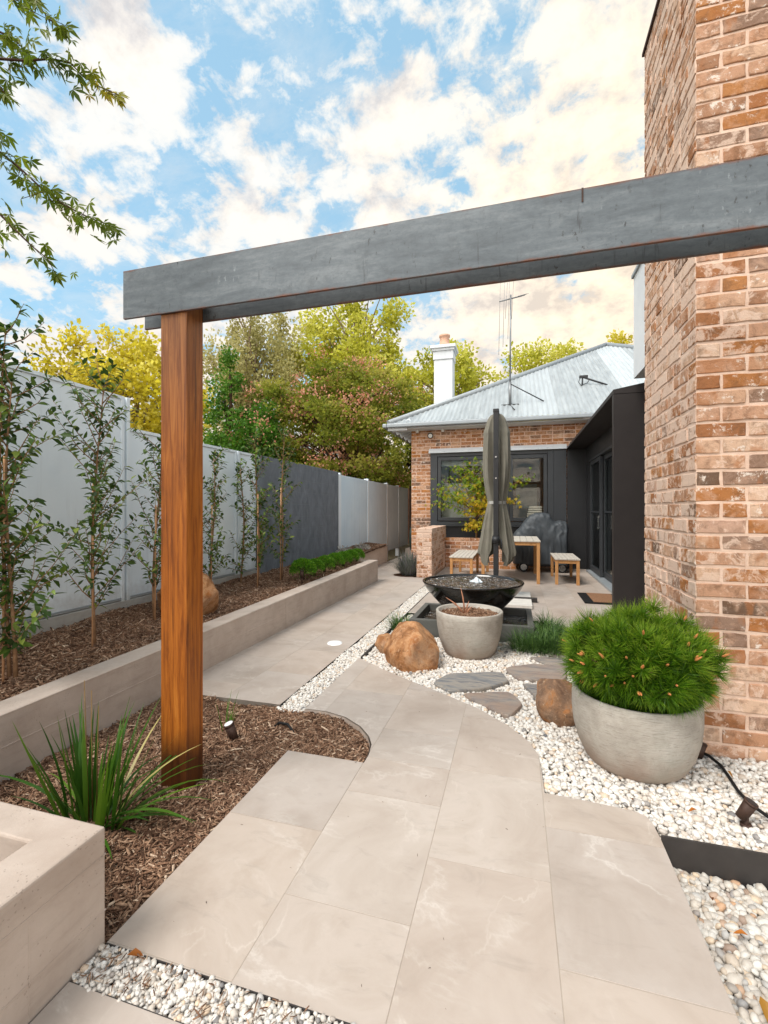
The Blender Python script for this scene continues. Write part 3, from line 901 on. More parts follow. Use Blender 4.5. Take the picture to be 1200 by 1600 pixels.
# loose chips blown over the front pebbles
nq = 170
x = RNG.uniform(-1.17, .2, nq); y = RNG.uniform(.975, 1.075, nq); x = -1.17 + (x + 1.17) * RNG.random(nq) ** .5
o = scatter('bark_litter', CHIP, CHF, np.stack([x, y, np.full(nq, .010)], 1), euler_mats(RNG.normal(0, .2, nq), RNG.normal(0, .2, nq), RNG.uniform(0, 6.3, nq)), .018 * np.clip(RNG.lognormal(0, .35, nq), .4, 1.6), MP['mulch'])
tag(o, kind='stuff')

# ------------------------------------------------------------------ concrete retaining walls
def ret_top(y): return .295 + (y - 1.6) * .0142


t = thing('retaining_wall', 'long board-formed concrete garden wall holding the raised bark bed along the path', 'retaining wall', (-2.5, 5, 0))
mb = MB()
y0, y1, xf, xb = .2, 7.985, -2.42, -2.60
V = [(xf, y0, -.2), (xf, y1, -.2), (xf, y1, ret_top(y1)), (xf, y0, ret_top(y0)), (xb, y0, -.2), (xb, y1, -.2), (xb, y1, ret_top(y1)), (xb, y0, ret_top(y0))]
mb.add(V, [(0, 1, 2, 3), (7, 6, 5, 4), (3, 2, 6, 7), (1, 5, 6, 2), (0, 3, 7, 4)])
mb.box((-3.10, 7.80, -.2), (xb - .002, 7.98, ret_top(7.8) - .004))
w_ = mb.build('wall', MP['concrete'], t, bevel=.006)
mb = MB()
for zz_ in (.085, -.075):
    mb.add([(xf + .0018, y0, zz_ - .004 + .19), (xf + .0018, y1, zz_ + .084 + .19), (xf + .0018, y1, zz_ + .09 + .19), (xf + .0018, y0, zz_ + .003 + .19),
            (xf - .004, y0, zz_ - .008 + .19), (xf - .004, y1, zz_ + .08 + .19), (xf - .004, y1, zz_ + .094 + .19), (xf - .004, y0, zz_ + .007 + .19)],
           [(0, 1, 2, 3), (4, 5, 1, 0), (3, 2, 6, 7)])
for yy in np.arange(.9, 7.9, 1.8):
    mb.box((xf - .003, yy, -.02), (xf + .0012, yy + .003, ret_top(yy) - .01))
mb.build('form_seam', MP['concrete'], t)
t = thing('retaining_wall', 'short low concrete garden wall stepped back, beyond the end of the long one', 'retaining wall', (-3.2, 9.5, 0))
mb = MB(); mb.box((-3.26, 7.995, -.2), (-3.08, 10.98, .405)); mb.box((-3.58, 10.80, -.2), (-3.262, 10.979, .401)); mb.build('wall', MP['concrete'], t, bevel=.006)
t = thing('concrete_planter', 'low concrete planter with a hollow top in the bottom left corner of the garden', 'planter', (-1.6, .8, 0))
mb = MB()
mb.prism([(-2.6, .975), (-1.345, .975), (-1.345, -.9), (-1.187, -.9), (-1.187, 1.087), (-2.6, 1.087)], -.2, .347); mb.box((-2.6, -.9, -.2), (-2.42, .9735, .346))
mb.build('wall', MP['concrete'], t, bevel=.007)
mb = MB()
mb.box((-1.19, -.9, .262), (-1.1857, 1.087, .266)); mb.box((-1.19, -.9, .095), (-1.1858, 1.087, .098))
for yy in (.1, .86): mb.box((-1.19, yy, 0), (-1.186, yy + .003, .26))
mb.build('form_seam', MP['concrete'], t)
mb = MB(); mb.box((-2.42, -.9, -.1), (-1.346, .974, .215)); mb.build('planter_soil', MP['soil'], t)
nq = 5200
x = RNG.uniform(-2.0, -1.36, nq); y = RNG.uniform(.3, .96, nq)
o = scatter('planter_mulch', CHIP, CHF, np.stack([x, y, np.full(nq, .222) + RNG.uniform(-.005, .012, nq)], 1), euler_mats(RNG.normal(0, .3, nq), RNG.normal(0, .3, nq), RNG.uniform(0, 6.3, nq)), .03 * np.clip(RNG.lognormal(0, .35, nq), .4, 2), MP['mulch'], t)
o['kind'] = 'stuff'
# kerb face of the curved paving edge
mb = MB()
pts = mul_curve
for i in range(len(pts) - 1):
    a, b = pts[i], pts[i + 1]
    mb.add([(a[0] - .006, a[1] - .006, -.14), (b[0] - .006, b[1] - .006, -.14), (b[0] - .006, b[1] - .006, -.003), (a[0] - .006, a[1] - .006, -.003)], [(0, 1, 2, 3)])
o = mb.build('paving_kerb', MP['concrete']); tag(o, kind='structure')

# ------------------------------------------------------------------ post and beam
t = thing('pergola', 'timber post carrying a long dark steel beam across the garden path', 'pergola frame', (-1.565, 1.87, 0))
mb = MB(); mb.box((-1.644, 1.812, -.2), (-1.496, 1.932, 2.42)); mb.build('post', MP['post'], t, bevel=.004)


def beam(name, y0_, y1_):
    mb_ = MB(); mb_.box((-1.856, y0_, 0), (3.1, y1_, .236))
    o_ = mb_.build(name, MP['steel'], None, bevel=.0015)
    o_.parent = t; o_.location = Vector((0, 0, 2.240)) - t.location
    return o_


beam('beam_plate', 1.798, 1.8105)
beam('beam_plate', 1.9335, 1.946)
mb = MB()
for xx in (-1.57, -1.53): pass
mb.box((2.9, 1.812, -.2), (3.05, 1.932, 2.42)); mb.build('post', MP['post'], t, bevel=.004)
mb = MB(); mb.box((.233, 1.7955, 2.425), (.239, 1.798, 2.476)); mb.build('weld_seam', MP['patina'], t)

# ------------------------------------------------------------------ brickwork
def brick_face(mb, o, u, n, L, z0, z1, rr, openings=(), first=0, proud=.0045, jit=.003, course=.0861, bl=.225, joint=.0155, x_start=0.0, corner=False, headers=.1):
    """rows of single bricks set proud of a mortar plane through o, running along u, facing n"""
    o, u, n = Vector(o), Vector(u), Vector(n)
    row = 0; z = z0
    while z < z1 - .02:
        zb, zt = z, min(z + course - joint, z1)
        x = x_start
        if (row + first) % 2:
            x = x_start - (bl + joint) / 2 if not corner else x_start
        lens = None
        k = 0
        while x < L - .01:
            ln = bl
            if corner and k == 0 and (row + first) % 2: ln = .108
            if k and rr.random() < headers: ln = .108
            a, b = max(x, x_start), min(x + ln, L)
            k += 1
            if b - a > .02:
                segs = [(a, b)]
                for (ox0, ox1, oz0, oz1) in openings:
                    if zt > oz0 + .03 and zb < oz1 - .03:
                        ns = []
                        for (p, q) in segs:
                            if q <= ox0 or p >= ox1: ns.append((p, q)); continue
                            if p < ox0: ns.append((p, ox0))
                            if q > ox1: ns.append((ox1, q))
                        segs = ns
                for (p, q) in segs:
                    if q - p < .02: continue
                    r_ = rr.random(); pr = proud + rr.uniform(-.002, .003)
                    j = lambda: rr.uniform(-jit, jit)
                    P = lambda s_, h, z_: o + u * s_ + n * h + Vector((0, 0, z_))
                    ns_ = 4 if q - p > .15 else 2
                    ring = [(p + (q - p) * i_ / ns_, zb) for i_ in range(ns_)] + [(q, zb), (q, (zb + zt) / 2)] + [(p + (q - p) * (1 - i_ / ns_), zt) for i_ in range(ns_)] + [(p, zt), (p, (zb + zt) / 2)]
                    ring = [(s_ + j(), z_ + j()) for s_, z_ in ring]
                    mc, mz = (p + q) / 2, (zb + zt) / 2; N_ = len(ring)
                    back = [P(s_, -.004, z_) for s_, z_ in ring]
                    mid = [P(s_, pr - .0022, z_) for s_, z_ in ring]
                    fr = [P(s_ - .0035 * (1 if s_ > mc else -1), pr, z_ - .0035 * (1 if z_ > mz else -1)) for s_, z_ in ring]
                    f = [tuple(range(2 * N_, 3 * N_))]
                    for e in range(N_):
                        e2 = (e + 1) % N_
                        f += [(e, e2, N_ + e2, N_ + e), (N_ + e, N_ + e2, 2 * N_ + e2, 2 * N_ + e)]
                    if u.cross(Vector((0, 0, 1))).dot(n) < 0: f = [q_[::-1] for q_ in f]
                    mb.add(back + mid + fr, f, r_)
            x += ln + joint
        z += course; row += 1


rr = random.Random(21)
t = thing('brick_wall', 'tall reclaimed brick wall on the right with pale mortar, rising past the top edge', 'brick wall', (1.6, 3.3, 0))
mb = MB()
brick_face(mb, (.943, 2.84, 0), (1, 0, 0), (0, -1, 0), 2.4, -.115, 4.74, rr, corner=True, first=1)
mb.build('brickwork', MP['brick'], t)
mb = MB(); brick_face(mb, (.943, 2.84, 0), (0, 1, 0), (-1, 0, 0), 1.01, -.115, 4.74, rr, corner=True, first=0, headers=.4, jit=.004)
mb.build('brickwork', MP['brick_lime'], t)
mb = MB(); mb.box((.943, 2.84, -.3), (3.4, 3.85, 4.74)); mb.build('mortar_core', MP['mortar'], t)
mb = MB(); mb.box((.925, 2.82, 4.742), (3.4, 3.87, 4.765)); mb.build('cap_flashing', MP['patina'], t)

# ------------------------------------------------------------------ fence, block wall
t = thing('rendered_fence', 'pale grey panel fence behind the young trees, tallest panel first then stepping down', 'fence', (-3.6, 3.5, 0))
XF = -3.52


def panel(tt, ya, yb, zt, zb=.46, x=XF, cap=True, mat='fence'):
    mb_ = MB(); mb_.box((x - .07, ya, zb), (x, yb, zt)); p_ = mb_.build('panel', MP[mat], tt, bevel=.003)
    if cap:
        mb_ = MB(); mb_.box((x - .085, ya, zt + .001), (x + .012, yb, zt + .03)); mb_.build('capping', MP['fence'], p_)
    mb_ = MB(); mb_.box((x + .001, ya, zb + .01), (x + .012, yb, zb + .025)); mb_.build('base_trim', MP['gutter'], p_)
    return p_


def fpost(tt, y, zt, x=XF, w1=.05):
    mb_ = MB(); mb_.box((x - .09, y - w1, 0), (x + .012, y - .013, zt)); mb_.box((x - .09, y + .013, 0), (x + .012, y + w1, zt)); mb_.box((x - .08, y - .0128, 0), (x - .012, y + .0128, zt - .004))
    return mb_.build('post', MP['fence'], tt, bevel=.003)


panel(t, -1.2, 1.02, 2.33); panel(t, 1.12, 3.38, 2.33)
fpost(t, 1.07, 2.36); fpost(t, 3.43, 2.36)
panel(t, 3.48, 5.17, 2.05); fpost(t, 5.22, 2.08); panel(t, 5.27, 5.68, 2.05)
mb = MB(); mb.box((XF - .1, -1.2, -.2), (XF + .022, 5.68, .455)); mb.build('plinth', MP['plinth'], t, bevel=.004)
t = MB().box((-3.72, 5.69, -.2), (-3.46, 8.66, 2.075)).build('block_wall', MP['block'], bevel=.006)
retag_origin(t, (-3.6, 7.2, 0))
tag(t, 'dark charcoal painted block wall between the two pale stretches of fence', 'block wall')
t = thing('rendered_fence', 'far stretch of pale grey panel fence past the charcoal block wall, leading to the gate', 'fence', (-3.6, 12, 0))
mb = MB(); mb.box((-3.64, 8.665, -.2), (-3.545, 9.0, 2.05)); mb.build('post', MP['fence'], t, bevel=.003)
ys = [9.05, 10.98, 12.78, 14.12, 15.5]
for a, b in zip(ys[:-1], ys[1:]):
    panel(t, a + .05, b - .05, 2.05, .1, -3.585, cap=False, mat='fence_blue')
    mb = MB(); mb.box((-3.68, a - .048, -.2), (-3.572, a + .048, 2.09)); mb.build('post', MP['fence'], t, bevel=.004)
t = thing('iron_gate', 'narrow wrought iron gate at the end of the fence beside the house', 'gate', (-3.0, 15.5, .17))
mb = MB()
for xx in np.linspace(-3.5, -2.5, 9): mb.tube([(xx, 15.5, .22), (xx, 15.5, 2.15)], .009, 6)
mb.build('bars', MP['gateiron'], t)
mb = MB()
for zz_ in (.22, 1.0, 1.22, 2.15): mb.box((-3.53, 15.485, zz_ - .015), (-2.47, 15.515, zz_ + .015))
for xx in (-3.53, -2.47): mb.box((xx - .02, 15.48, .17), (xx + .02, 15.52, 2.2))
mb.build('gate_frame', MP['gateiron'], t)
mb = MB()
for xx in np.linspace(-3.4, -2.6, 8):
    mb.tube([(xx + .05 * math.cos(a), 15.5, 1.11 + .05 * math.sin(a)) for a in np.linspace(0, 6.28, 13)], .006, 5)
mb.build('scroll_band', MP['gateiron'], t)
mb = MB()
for k in range(60): mb.box((-6.5 + k * .115, 17.5 + (k % 2) * .012, 0), (-6.5 + k * .115 + .112, 17.52 + (k % 2) * .012, 2.15), random.random())
t = mb.build('paling_fence', MP['oldfence']); retag_origin(t, (-4, 17.5, 0)); tag(t, 'old brown timber paling fence seen through the iron gate', 'fence')

# ------------------------------------------------------------------ house
t = HOUSE = thing('brick_house', 'single storey reclaimed brick house with a corrugated iron hip roof', 'house', (0, 11, 0))
YW = 10.9
mb = MB(); rr = random.Random(5)
brick_face(mb, (-2.44, YW, 0), (1, 0, 0), (0, -1, 0), 4.02, 0, 3.30, rr, openings=[(.47, 3.54, .56, 2.685)], corner=True)
brick_face(mb, (-2.44, YW, 0), (0, 1, 0), (-1, 0, 0), 3.0, 0, 3.30, rr, corner=True, first=1)
mb.build('brickwork', MP['brick_far'], t)
mb = MB()
mb.box((-2.44, YW, -.1), (-1.972, YW + .24, 3.33)); mb.box((-1.9715, YW, 2.685), (1.6, YW + .239, 3.33)); mb.box((-1.9715, YW, -.1), (1.6, YW + .239, .555))
mb.box((-2.44, YW + .2405, -.1), (-2.2, 19, 3.329)); mb.box((1.12, YW, .556), (1.6, YW + .238, 2.684))
mb.build('wall', MP['mortar'], t)
# window
win = MB()
win.box((-1.968, YW - .03, .945), (-1.80, YW + .1, 2.66)); win.box((.70, YW - .03, .945), (.83, YW + .1, 2.66)); win.box((-1.799, YW - .028, 2.58), (.699, YW + .1, 2.66)); win.box((-1.799, YW - .028, .945), (.699, YW + .1, 1.03))
win.box((-.21, YW - .026, 1.031), (-.13, YW + .1, 2.579))
wf = win.build('window', MP['frame'], t, bevel=.004)
for (xa, xb_) in ((-1.785, -.22), (-.125, .69)):
    s_ = MB()
    s_.box((xa, YW - .045, 1.045), (xa + .075, YW + .03, 2.565)); s_.box((xb_ - .075, YW - .045, 1.045), (xb_, YW + .03, 2.565))
    s_.box((xa + .076, YW - .044, 2.48), (xb_ - .076, YW + .03, 2.565)); s_.box((xa + .076, YW - .044, 1.045), (xb_ - .076, YW + .03, 1.125))
    s_.build('sash', MP['frame'], wf, bevel=.004)
    MB().box((xa + .07, YW - .004, 1.12), (xb_ - .07, YW + .004, 2.485)).build('pane', MP['glass'], wf)
MB().box((-1.99, YW - .09, .915), (.84, YW + .1, .943)).build('sill', MP['frame'], wf, bevel=.003)
mb = MB(); mb.box((-1.968, YW - .01, .56), (1.1, YW + .1, .914)); mb.build('window_apron', MP['black'], t)
mb = MB(); mb.box((.832, YW - .04, .945), (1.098, YW + .08, 2.655)); mb.build('side_panel', MP['frame'], t, bevel=.003)
mb = MB(); mb.add([(-2.0, YW - .10, 2.665), (1.1, YW - .10, 2.665), (1.1, YW - .10, 2.70), (-2.0, YW - .10, 2.70), (1.1, YW - .006, 2.78), (-2.0, YW - .006, 2.78), (1.1, YW - .006, 2.665), (-2.0, YW - .006, 2.665)], [(0, 1, 2, 3), (3, 2, 4, 5), (0, 3, 5, 7), (1, 6, 4, 2), (0, 7, 6, 1)]); mb.build('header_flashing', MP['white'], t)
# the room behind the glass
mb = MB()
mb.box((-1.97, 13.4, .4), (.9, 13.45, 2.75)); mb.box((-1.97, YW + .242, .4), (-1.93, 13.4, 2.75)); mb.box((.86, YW + .24, .4), (.9, 13.4, 2.75)); mb.box((-1.97, YW + .24, 2.7), (.9, 13.4, 2.74)); mb.box((-1.97, YW + .24, .4), (.9, 13.4, .45))
mb.build('room_lining', MP['ply'], t)
mb = MB(); mb.box((-1.72, YW + .14, 1.1), (-.9, YW + .15, 1.95)); mb.box((-1.75, YW + .12, 2.36), (-.25, YW + .16, 2.50)); mb.build('blind', MP['blind'], t)
mb = MB(); mb.box((.02, 12.6, 1.35), (.55, 12.64, 1.98)); mb.build('reflection_panel', MP['blind'], t)  # pale panel added to imitate a building reflected in the pane
for k in range(5):
    m2 = MB(); m2.box((.26 + .012 * k, YW + .16, 1.13 + k * .052), (.60, YW + .5, 1.13 + k * .052 + .046))
    m2.build('cushion', MP['cushion'], t, bevel=.018)
# gutter, rafters, roof
XL, YF, ZE, TP, XA = -2.9, 10.45, 3.345, .574, 2.83
XRr = 2 * XA - XL
mb = MB(); mb.box((XL - .02, YF - .11, ZE - .10), (XRr, YF - .005, ZE - .005)); mb.box((XL - .125, YF - .11, ZE - .10), (XL - .021, 20, ZE - .006)); mb.build('gutter', MP['gutter'], t, bevel=.02)
for yy in (10.62, 11.05, 11.5, 11.95, 12.4):
    m2 = MB(); m2.bar((-2.86, yy, ZE - .13), (-2.40, yy, ZE + .10), .05, .1); m2.build('rafter', MP['white'], t)
m2 = MB(); m2.box((-2.92, YF + .0, ZE - .16), (-2.445, YF + .03, ZE - .1)); m2.build('fascia', MP['white'], t)
mb = MB(); mb.box((XL, YF + .02, ZE - .12), (1.6, YW - .005, ZE - .10)); mb.build('soffit', MP['white'], t)
# corrugated front slope
pitch = .108; nper = 8
xs = np.arange(XL, XRr, pitch / nper)
V = []; F = []; rn = []
sheet = [random.random() for _ in range(40)]
for i, x in enumerate(xs):
    s_ = min(x - XL, XRr - x)
    hz = .0095 * math.sin(2 * math.pi * x / pitch)
    up = np.array([0, -TP, 1.0]) / math.hypot(1, TP)
    for k in range(5):
        q = s_ * k / 4.0
        V.append(np.array([x, YF + q, ZE + .012 + TP * q]) + up * hz)
    if i:
        b = (i - 1) * 5
        for k in range(4): F.append((b + k, b + 5 + k, b + 6 + k, b + 1 + k)); rn.append(sheet[int((x - XL) / .762)] if int((x - XL) / .762) % 3 == 1 else 0)
np_mesh('roof', np.array(V), np.array(F), MP['roof'], t, rn, True)
mb = MB(); YA = YF + XA - XL; ZA = ZE + TP * (XA - XL)
mb.add([(XL, YF, ZE), (XL, 22.2, ZE), (XA, YA, ZA), (XA, YA + .3, ZA)], [(0, 2, 3, 1)]); mb.add([(XRr, YF, ZE), (XRr, 22.2, ZE), (XA, YA, ZA), (XA, YA + .3, ZA)], [(0, 1, 3, 2)])
mb.build('roof', MP['roof'], t)
mb = MB(); mb.tube([(XL, YF, ZE + .02), (XA, YA, ZA + .03)], .075, 10); mb.tube([(XRr, YF, ZE + .02), (XA, YA, ZA + .03)], .075, 10); mb.build('ridge_cap', MP['gutter'], t)
# chimney
mb = MB()
mb.box((-2.25, 13.0, 3.4), (-1.72, 13.5, 5.62)); mb.box((-2.275, 12.975, 5.62), (-1.695, 13.525, 5.86)); mb.box((-2.31, 12.94, 5.86), (-1.66, 13.56, 5.93)); mb.box((-2.35, 12.9, 5.93), (-1.62, 13.6, 6.02)); mb.box((-2.22, 13.03, 6.02), (-1.75, 13.47, 6.06))
ch = mb.build('chimney', MP['white'], t, bevel=.01)
mb = MB(); mb.lathe([(.16, 0), (.17, .04), (.145, .06), (.135, .26), (.16, .28), (.16, .33), (.11, .33), (.10, .1)], (-1.98, 13.25, 6.06), 20); mb.build('chimney_pot', MP['terracotta'], ch)
t = thing('wall_light', 'small black round spotlight fixed high on the house bricks near the corner', 'wall light', (-1.965, 10.88, 3.1))
mb = MB(); mb.tube([(-1.965, 10.889, 3.11), (-1.965, 10.84, 3.11)], .055, 14); mb.tube([(-1.965, 10.84, 3.11), (-1.955, 10.78, 3.08)], [.045, .07], 14); mb.build('lamp_body', MP['black'], t)
mb = MB(); mb.tube([(-1.955, 10.782, 3.081), (-1.9545, 10.776, 3.078)], .05, 14); mb.build('lens', MP['whitecap'], t)
for px_, zz_ in ((-2.28, 3.215), (-1.66, 3.215)):
    m2 = MB(); m2.lathe([(.001, -.05), (.03, -.045), (.045, -.01), (.035, .025), (.02, .06)], (px_, 10.82, zz_), 14)
    tt_ = m2.build('eave_lamp', MP['whitecap']); retag_origin(tt_, (px_, 10.82, zz_))
    tag(tt_, 'small white lamp under the eave at the very corner of the house' if px_ < -2 else 'small white lamp under the eave, right of the round black spotlight', 'lamp', 'white eave lamps')

# antenna
ax, ay, az = -.117, 11.24, 3.80
t = thing('tv_antenna', 'tall thin television antenna standing on the iron roof', 'antenna', (ax, ay, az))
mb = MB(); mb.tube([(ax, ay, az), (ax, ay, az + .55)], .034, 8); mb.tube([(ax, ay, az + .5), (ax + .015, ay, az + 2.62)], .019, 8); mb.build('mast', MP['aluminium'], t)
mb = MB(); mb.box((ax - .2, ay - .03, az - .01), (ax + .2, ay + .03, az + .015)); mb.tube([(ax, ay - .02, az + .5), (ax + .82, ay + .1, az + .03)], .013, 6); mb.tube([(ax, ay, az), (ax + .1, ay - .4, az - .2)], .013, 6); mb.build('stay', MP['black'], t)
mb = MB(); A = Vector((ax - .235, ay - .25, az + 2.38)); B = Vector((ax + .34, ay + .45, az + 2.78)); mb.tube([A, B], .015, 6); mb.build('boom', MP['aluminium'], t)
dr = (B - A)
for k, (f_, ln) in enumerate(((.02, 1.25), (.18, 1.1), (.27, .45), (.37, .95), (.52, .5))):
    c = A + dr * f_
    m2 = MB(); m2.tube([c + Vector((-.03, 0, -ln)), c + Vector((.02, 0, ln * .9))], .0045, 5); m2.build('element', MP['aluminium'], t)
for f_ in np.linspace(.6, 1, 7):
    c = A + dr * f_; m2 = MB(); m2.tube([c + Vector((.09, -.07, 0)), c - Vector((.09, -.07, 0))], .005, 5); m2.build('element', MP['aluminium'], t)
t = thing('roof_bracket', 'small dark service bracket with a cable standing on the right of the iron roof', 'bracket', (1.78, 12.2, 4.4))
mb = MB(); mb.tube([(1.62, 12.3, 4.62), (2.3, 12.2, 4.3)], .022, 6); mb.tube([(1.60, 12.3, 4.30), (1.62, 12.3, 4.66)], .018, 6); mb.box((1.54, 12.27, 4.60), (1.74, 12.33, 4.66)); mb.build('arm', MP['black'], t)
mb = MB(); mb.tube([(1.57 , 12.3, 4.62), (1.52, 12.28, 4.5), (1.58, 12.26, 4.40), (1.72, 12.25, 4.46), (1.78, 12.28, 4.55)], .009, 5); mb.build('cable', MP['black'], t)

# ------------------------------------------------------------------ extension with the dark door surround
t = thing('house_extension', 'dark clad extension with a projecting canopy over sliding glass doors', 'house extension', (1.5, 8, 0))
mb = MB()
V = [(1.1, 5.85, 2.655), (1.1, 10.89, 2.655), (1.56, 10.89, 2.655), (1.56, 5.85, 2.655), (1.1, 5.85, 2.708), (1.1, 10.89, 2.70), (1.56, 10.89, 2.78), (1.56, 5.85, 2.79)]
mb.add(V, [(0, 1, 2, 3), (7, 6, 5, 4), (0, 4, 5, 1), (0, 3, 7, 4), (1, 5, 6, 2), (3, 2, 6, 7)])
mb.build('canopy', MP['darkpanel'], t, bevel=.003)
mb = MB(); mb.box((1.102, 5.853, -.1), (1.56, 5.93, 2.653)); mb.build('cheek_panel', MP['darkpanel'], t, bevel=.003)
mb = MB(); mb.box((1.112, 10.835, -.1), (1.56, 10.886, 2.653)); mb.build('cheek_panel', MP['black'], t, bevel=.003)
mb = MB(); mb.box((1.50, 5.935, 2.36), (1.58, 10.83, 2.653)); mb.box((1.50, 10.42, .0), (1.58, 10.83, 2.359)); mb.build('wall_panel', MP['black'], t)
mb = MB(); mb.box((1.562, 5.94, 2.656), (5, 10.8, 2.78)); mb.box((1.46, 3.86, -.1), (5, 5.845, 2.70)); mb.box((5.01, 3.86, -.1), (5.06, 10.8, 2.78)); mb.box((1.60, 10.78, 0), (5, 10.86, 2.64)); mb.build('wall', MP['darkpanel'], t)
mb = MB(); mb.box((1.585, 5.94, -.05), (5, 10.77, -.01)); mb.build('floor', MP['interior'], t)


def slider(ya, yb, x):
    f = MB(); s_ = .075
    f.box((x, ya, .05), (x + .05, ya + s_, 2.31)); f.box((x, yb - s_, .05), (x + .05, yb, 2.31)); f.box((x + .001, ya + s_ + .001, 2.23), (x + .049, yb - s_ - .001, 2.31)); f.box((x + .001, ya + s_ + .001, .05), (x + .049, yb - s_ - .001, .16)); f.box((x + .002, ya + s_ + .001, 1.25), (x + .048, yb - s_ - .001, 1.275))
    fr_ = f.build('sliding_door', MP['frame'], t, bevel=.003)
    MB().box((x + .02, ya + s_ - .01, .15), (x + .028, yb - s_ + .01, 2.24)).build('pane', MP['glass'], fr_)
    h_ = MB(); h_.box((x - .03, ya + .03, .95), (x - .018, ya + .05, 1.2)); h_.box((x - .02, ya + .033, .97), (x - .0005, ya + .047, .985)); h_.box((x - .02, ya + .033, 1.165), (x - .0005, ya + .047, 1.18)); h_.build('handle', MP['chrome'], fr_)
    return fr_


slider(9.25, 10.41, 1.515); slider(7.7, 9.32, 1.58); slider(6.0, 7.78, 1.515)
mb = MB(); mb.box((1.44, 5.95, .0), (1.68, 10.42, .045)); mb.build('door_sill', MP['gutter'], t, bevel=.004)
mb = MB(); mb.box((1.5, 5.95, 2.315), (1.66, 10.42, 2.358)); mb.build('door_track', MP['frame'], t, bevel=.004)
mb = MB()
n_ = 60
V = [(1.75 + .03 * math.sin(i * 1.3), 7.4 + i * 1.5 / n_, z_) for i in range(n_) for z_ in (.1, 2.3)]
mb.add(V, [(2 * i, 2 * i + 2, 2 * i + 3, 2 * i + 1) for i in range(n_ - 1)], 0, True); mb.build('curtain', MP['curtain'], t)
t = thing('upper_wall', 'pale painted upper wall showing in a narrow strip behind the tall brick wall', 'wall', (1.35, 4.8, 2.8))
mb = MB(); mb.box((1.30, 3.9, 2.80), (1.45, 5.786, 3.95))
mb.build('boards', MP['white'], t)
mb = MB(); mb.box((1.28, 3.9, 3.951), (1.47, 5.81, 3.985)); mb.build('capping', MP['gutter'], t)
t = thing('door_mat', 'brown coir door mat with a black border by the sliding doors', 'door mat', (1.2, 7.25, 0))
mb = MB(); mb.box((.93, 6.85, .004), (1.42, 7.66, .016)); mb.build('border', MP['rubber'], t, bevel=.003)
mb = MB(); mb.box((1.05, 6.9, .0165), (1.39, 7.61, .026)); mb.build('coir', MP['coir'], t, bevel=.004)

# low brick walls on the patio
t = thing('brick_pier', 'low brick wall stub at the patio edge, nearest the water bowl', 'brick wall', (-1.68, 9.4, 0))
mb = MB(); rr = random.Random(31)
brick_face(mb, (-1.83, 8.63, 0), (1, 0, 0), (0, -1, 0), .29, 0.0, .86, rr, corner=True)
brick_face(mb, (-1.54, 8.63, 0), (0, 1, 0), (1, 0, 0), 1.85, 0.0, .86, rr, corner=True, first=1)
brick_face(mb, (-1.83, 8.63, 0), (0, 1, 0), (-1, 0, 0), 1.85, 0.0, .86, rr, corner=True, first=1)
for k in range(17):
    mb.box((-1.836, 8.626 + k * .1095, .868), (-1.534, 8.626 + k * .1095 + .1, .945), rr.random())
mb.build('brickwork', MP['brick_lime'], t, bevel=.0025)
mb = MB(); mb.box((-1.83, 8.63, -.1), (-1.54, 10.48, .935)); mb.build('mortar_core', MP['mortar'], t)
t = thing('brick_planter', 'low brick planter wall under the window with the little maple behind it', 'brick planter', (-.6, 10.4, 0))
mb = MB()
brick_face(mb, (-1.53, 10.35, 0), (1, 0, 0), (0, -1, 0), 1.55, 0.0, .60, rr)
for k in range(14): mb.box((-1.53 + k * .1105, 10.345, .606), (-1.53 + k * .1105 + .101, 10.46, .672), rr.random())
mb.build('brickwork', MP['brick_far'], t, bevel=.0025)
mb = MB(); mb.box((-1.53, 10.35, -.1), (.02, 10.455, .665)); mb.build('mortar_core', MP['mortar'], t)
mb = MB(); mb.box((-1.53, 10.456, -.1), (.02, 10.85, .55)); mb.build('planter_soil', MP['soil'], t)

# ------------------------------------------------------------------ patio furniture
def table_like(name, label, cat, x0, x1, y0, y1, h, leg=.05, group=None, slats=6):
    tt = thing(name, label, cat, ((x0 + x1) / 2, (y0 + y1) / 2, 0), group)
    m_ = MB(); n = slats; w1 = (x1 - x0) / n
    for k in range(n): m_.box((x0 + k * w1 + .003, y0, h - .025), (x0 + (k + 1) * w1 - .003, y1, h), random.random())
    m_.build('top', MP['benchtop'], tt, bevel=.003)
    m_ = MB(); a = .012
    m_.box((x0 + a + leg, y0 + a + .008, h - .085), (x1 - a - leg, y0 + a + .032, h - .026)); m_.box((x0 + a + leg, y1 - a - .032, h - .085), (x1 - a - leg, y1 - a - .008, h - .026))
    m_.box((x0 + a + .008, y0 + a + leg, h - .085), (x0 + a + .032, y1 - a - leg, h - .026)); m_.box((x1 - a - .032, y0 + a + leg, h - .085), (x1 - a - .008, y1 - a - leg, h - .026))
    m_.build('apron', MP['teak'], tt, bevel=.002)
    for xx in (x0 + a, x1 - a - leg):
        for yy in (y0 + a, y1 - a - leg):
            m_ = MB(); m_.box((xx, yy, 0), (xx + leg, yy + leg, h - .0255)); m_.build('leg', MP['teak'], tt, bevel=.003)
    return tt


table_like('outdoor_table', 'pale topped timber outdoor dining table on the patio, partly behind the umbrella', 'table', -.60, .43, 8.40, 9.85, .76, .055, slats=9)
table_like('garden_bench', 'low timber bench left of the table, in front of the brick planter', 'bench', -1.15, -.72, 8.25, 9.7, .46, group='backless timber benches')
table_like('garden_bench', 'low timber bench right of the table, in front of the covered barbecue', 'bench', .66, 1.08, 8.45, 9.55, .455, group='backless timber benches')

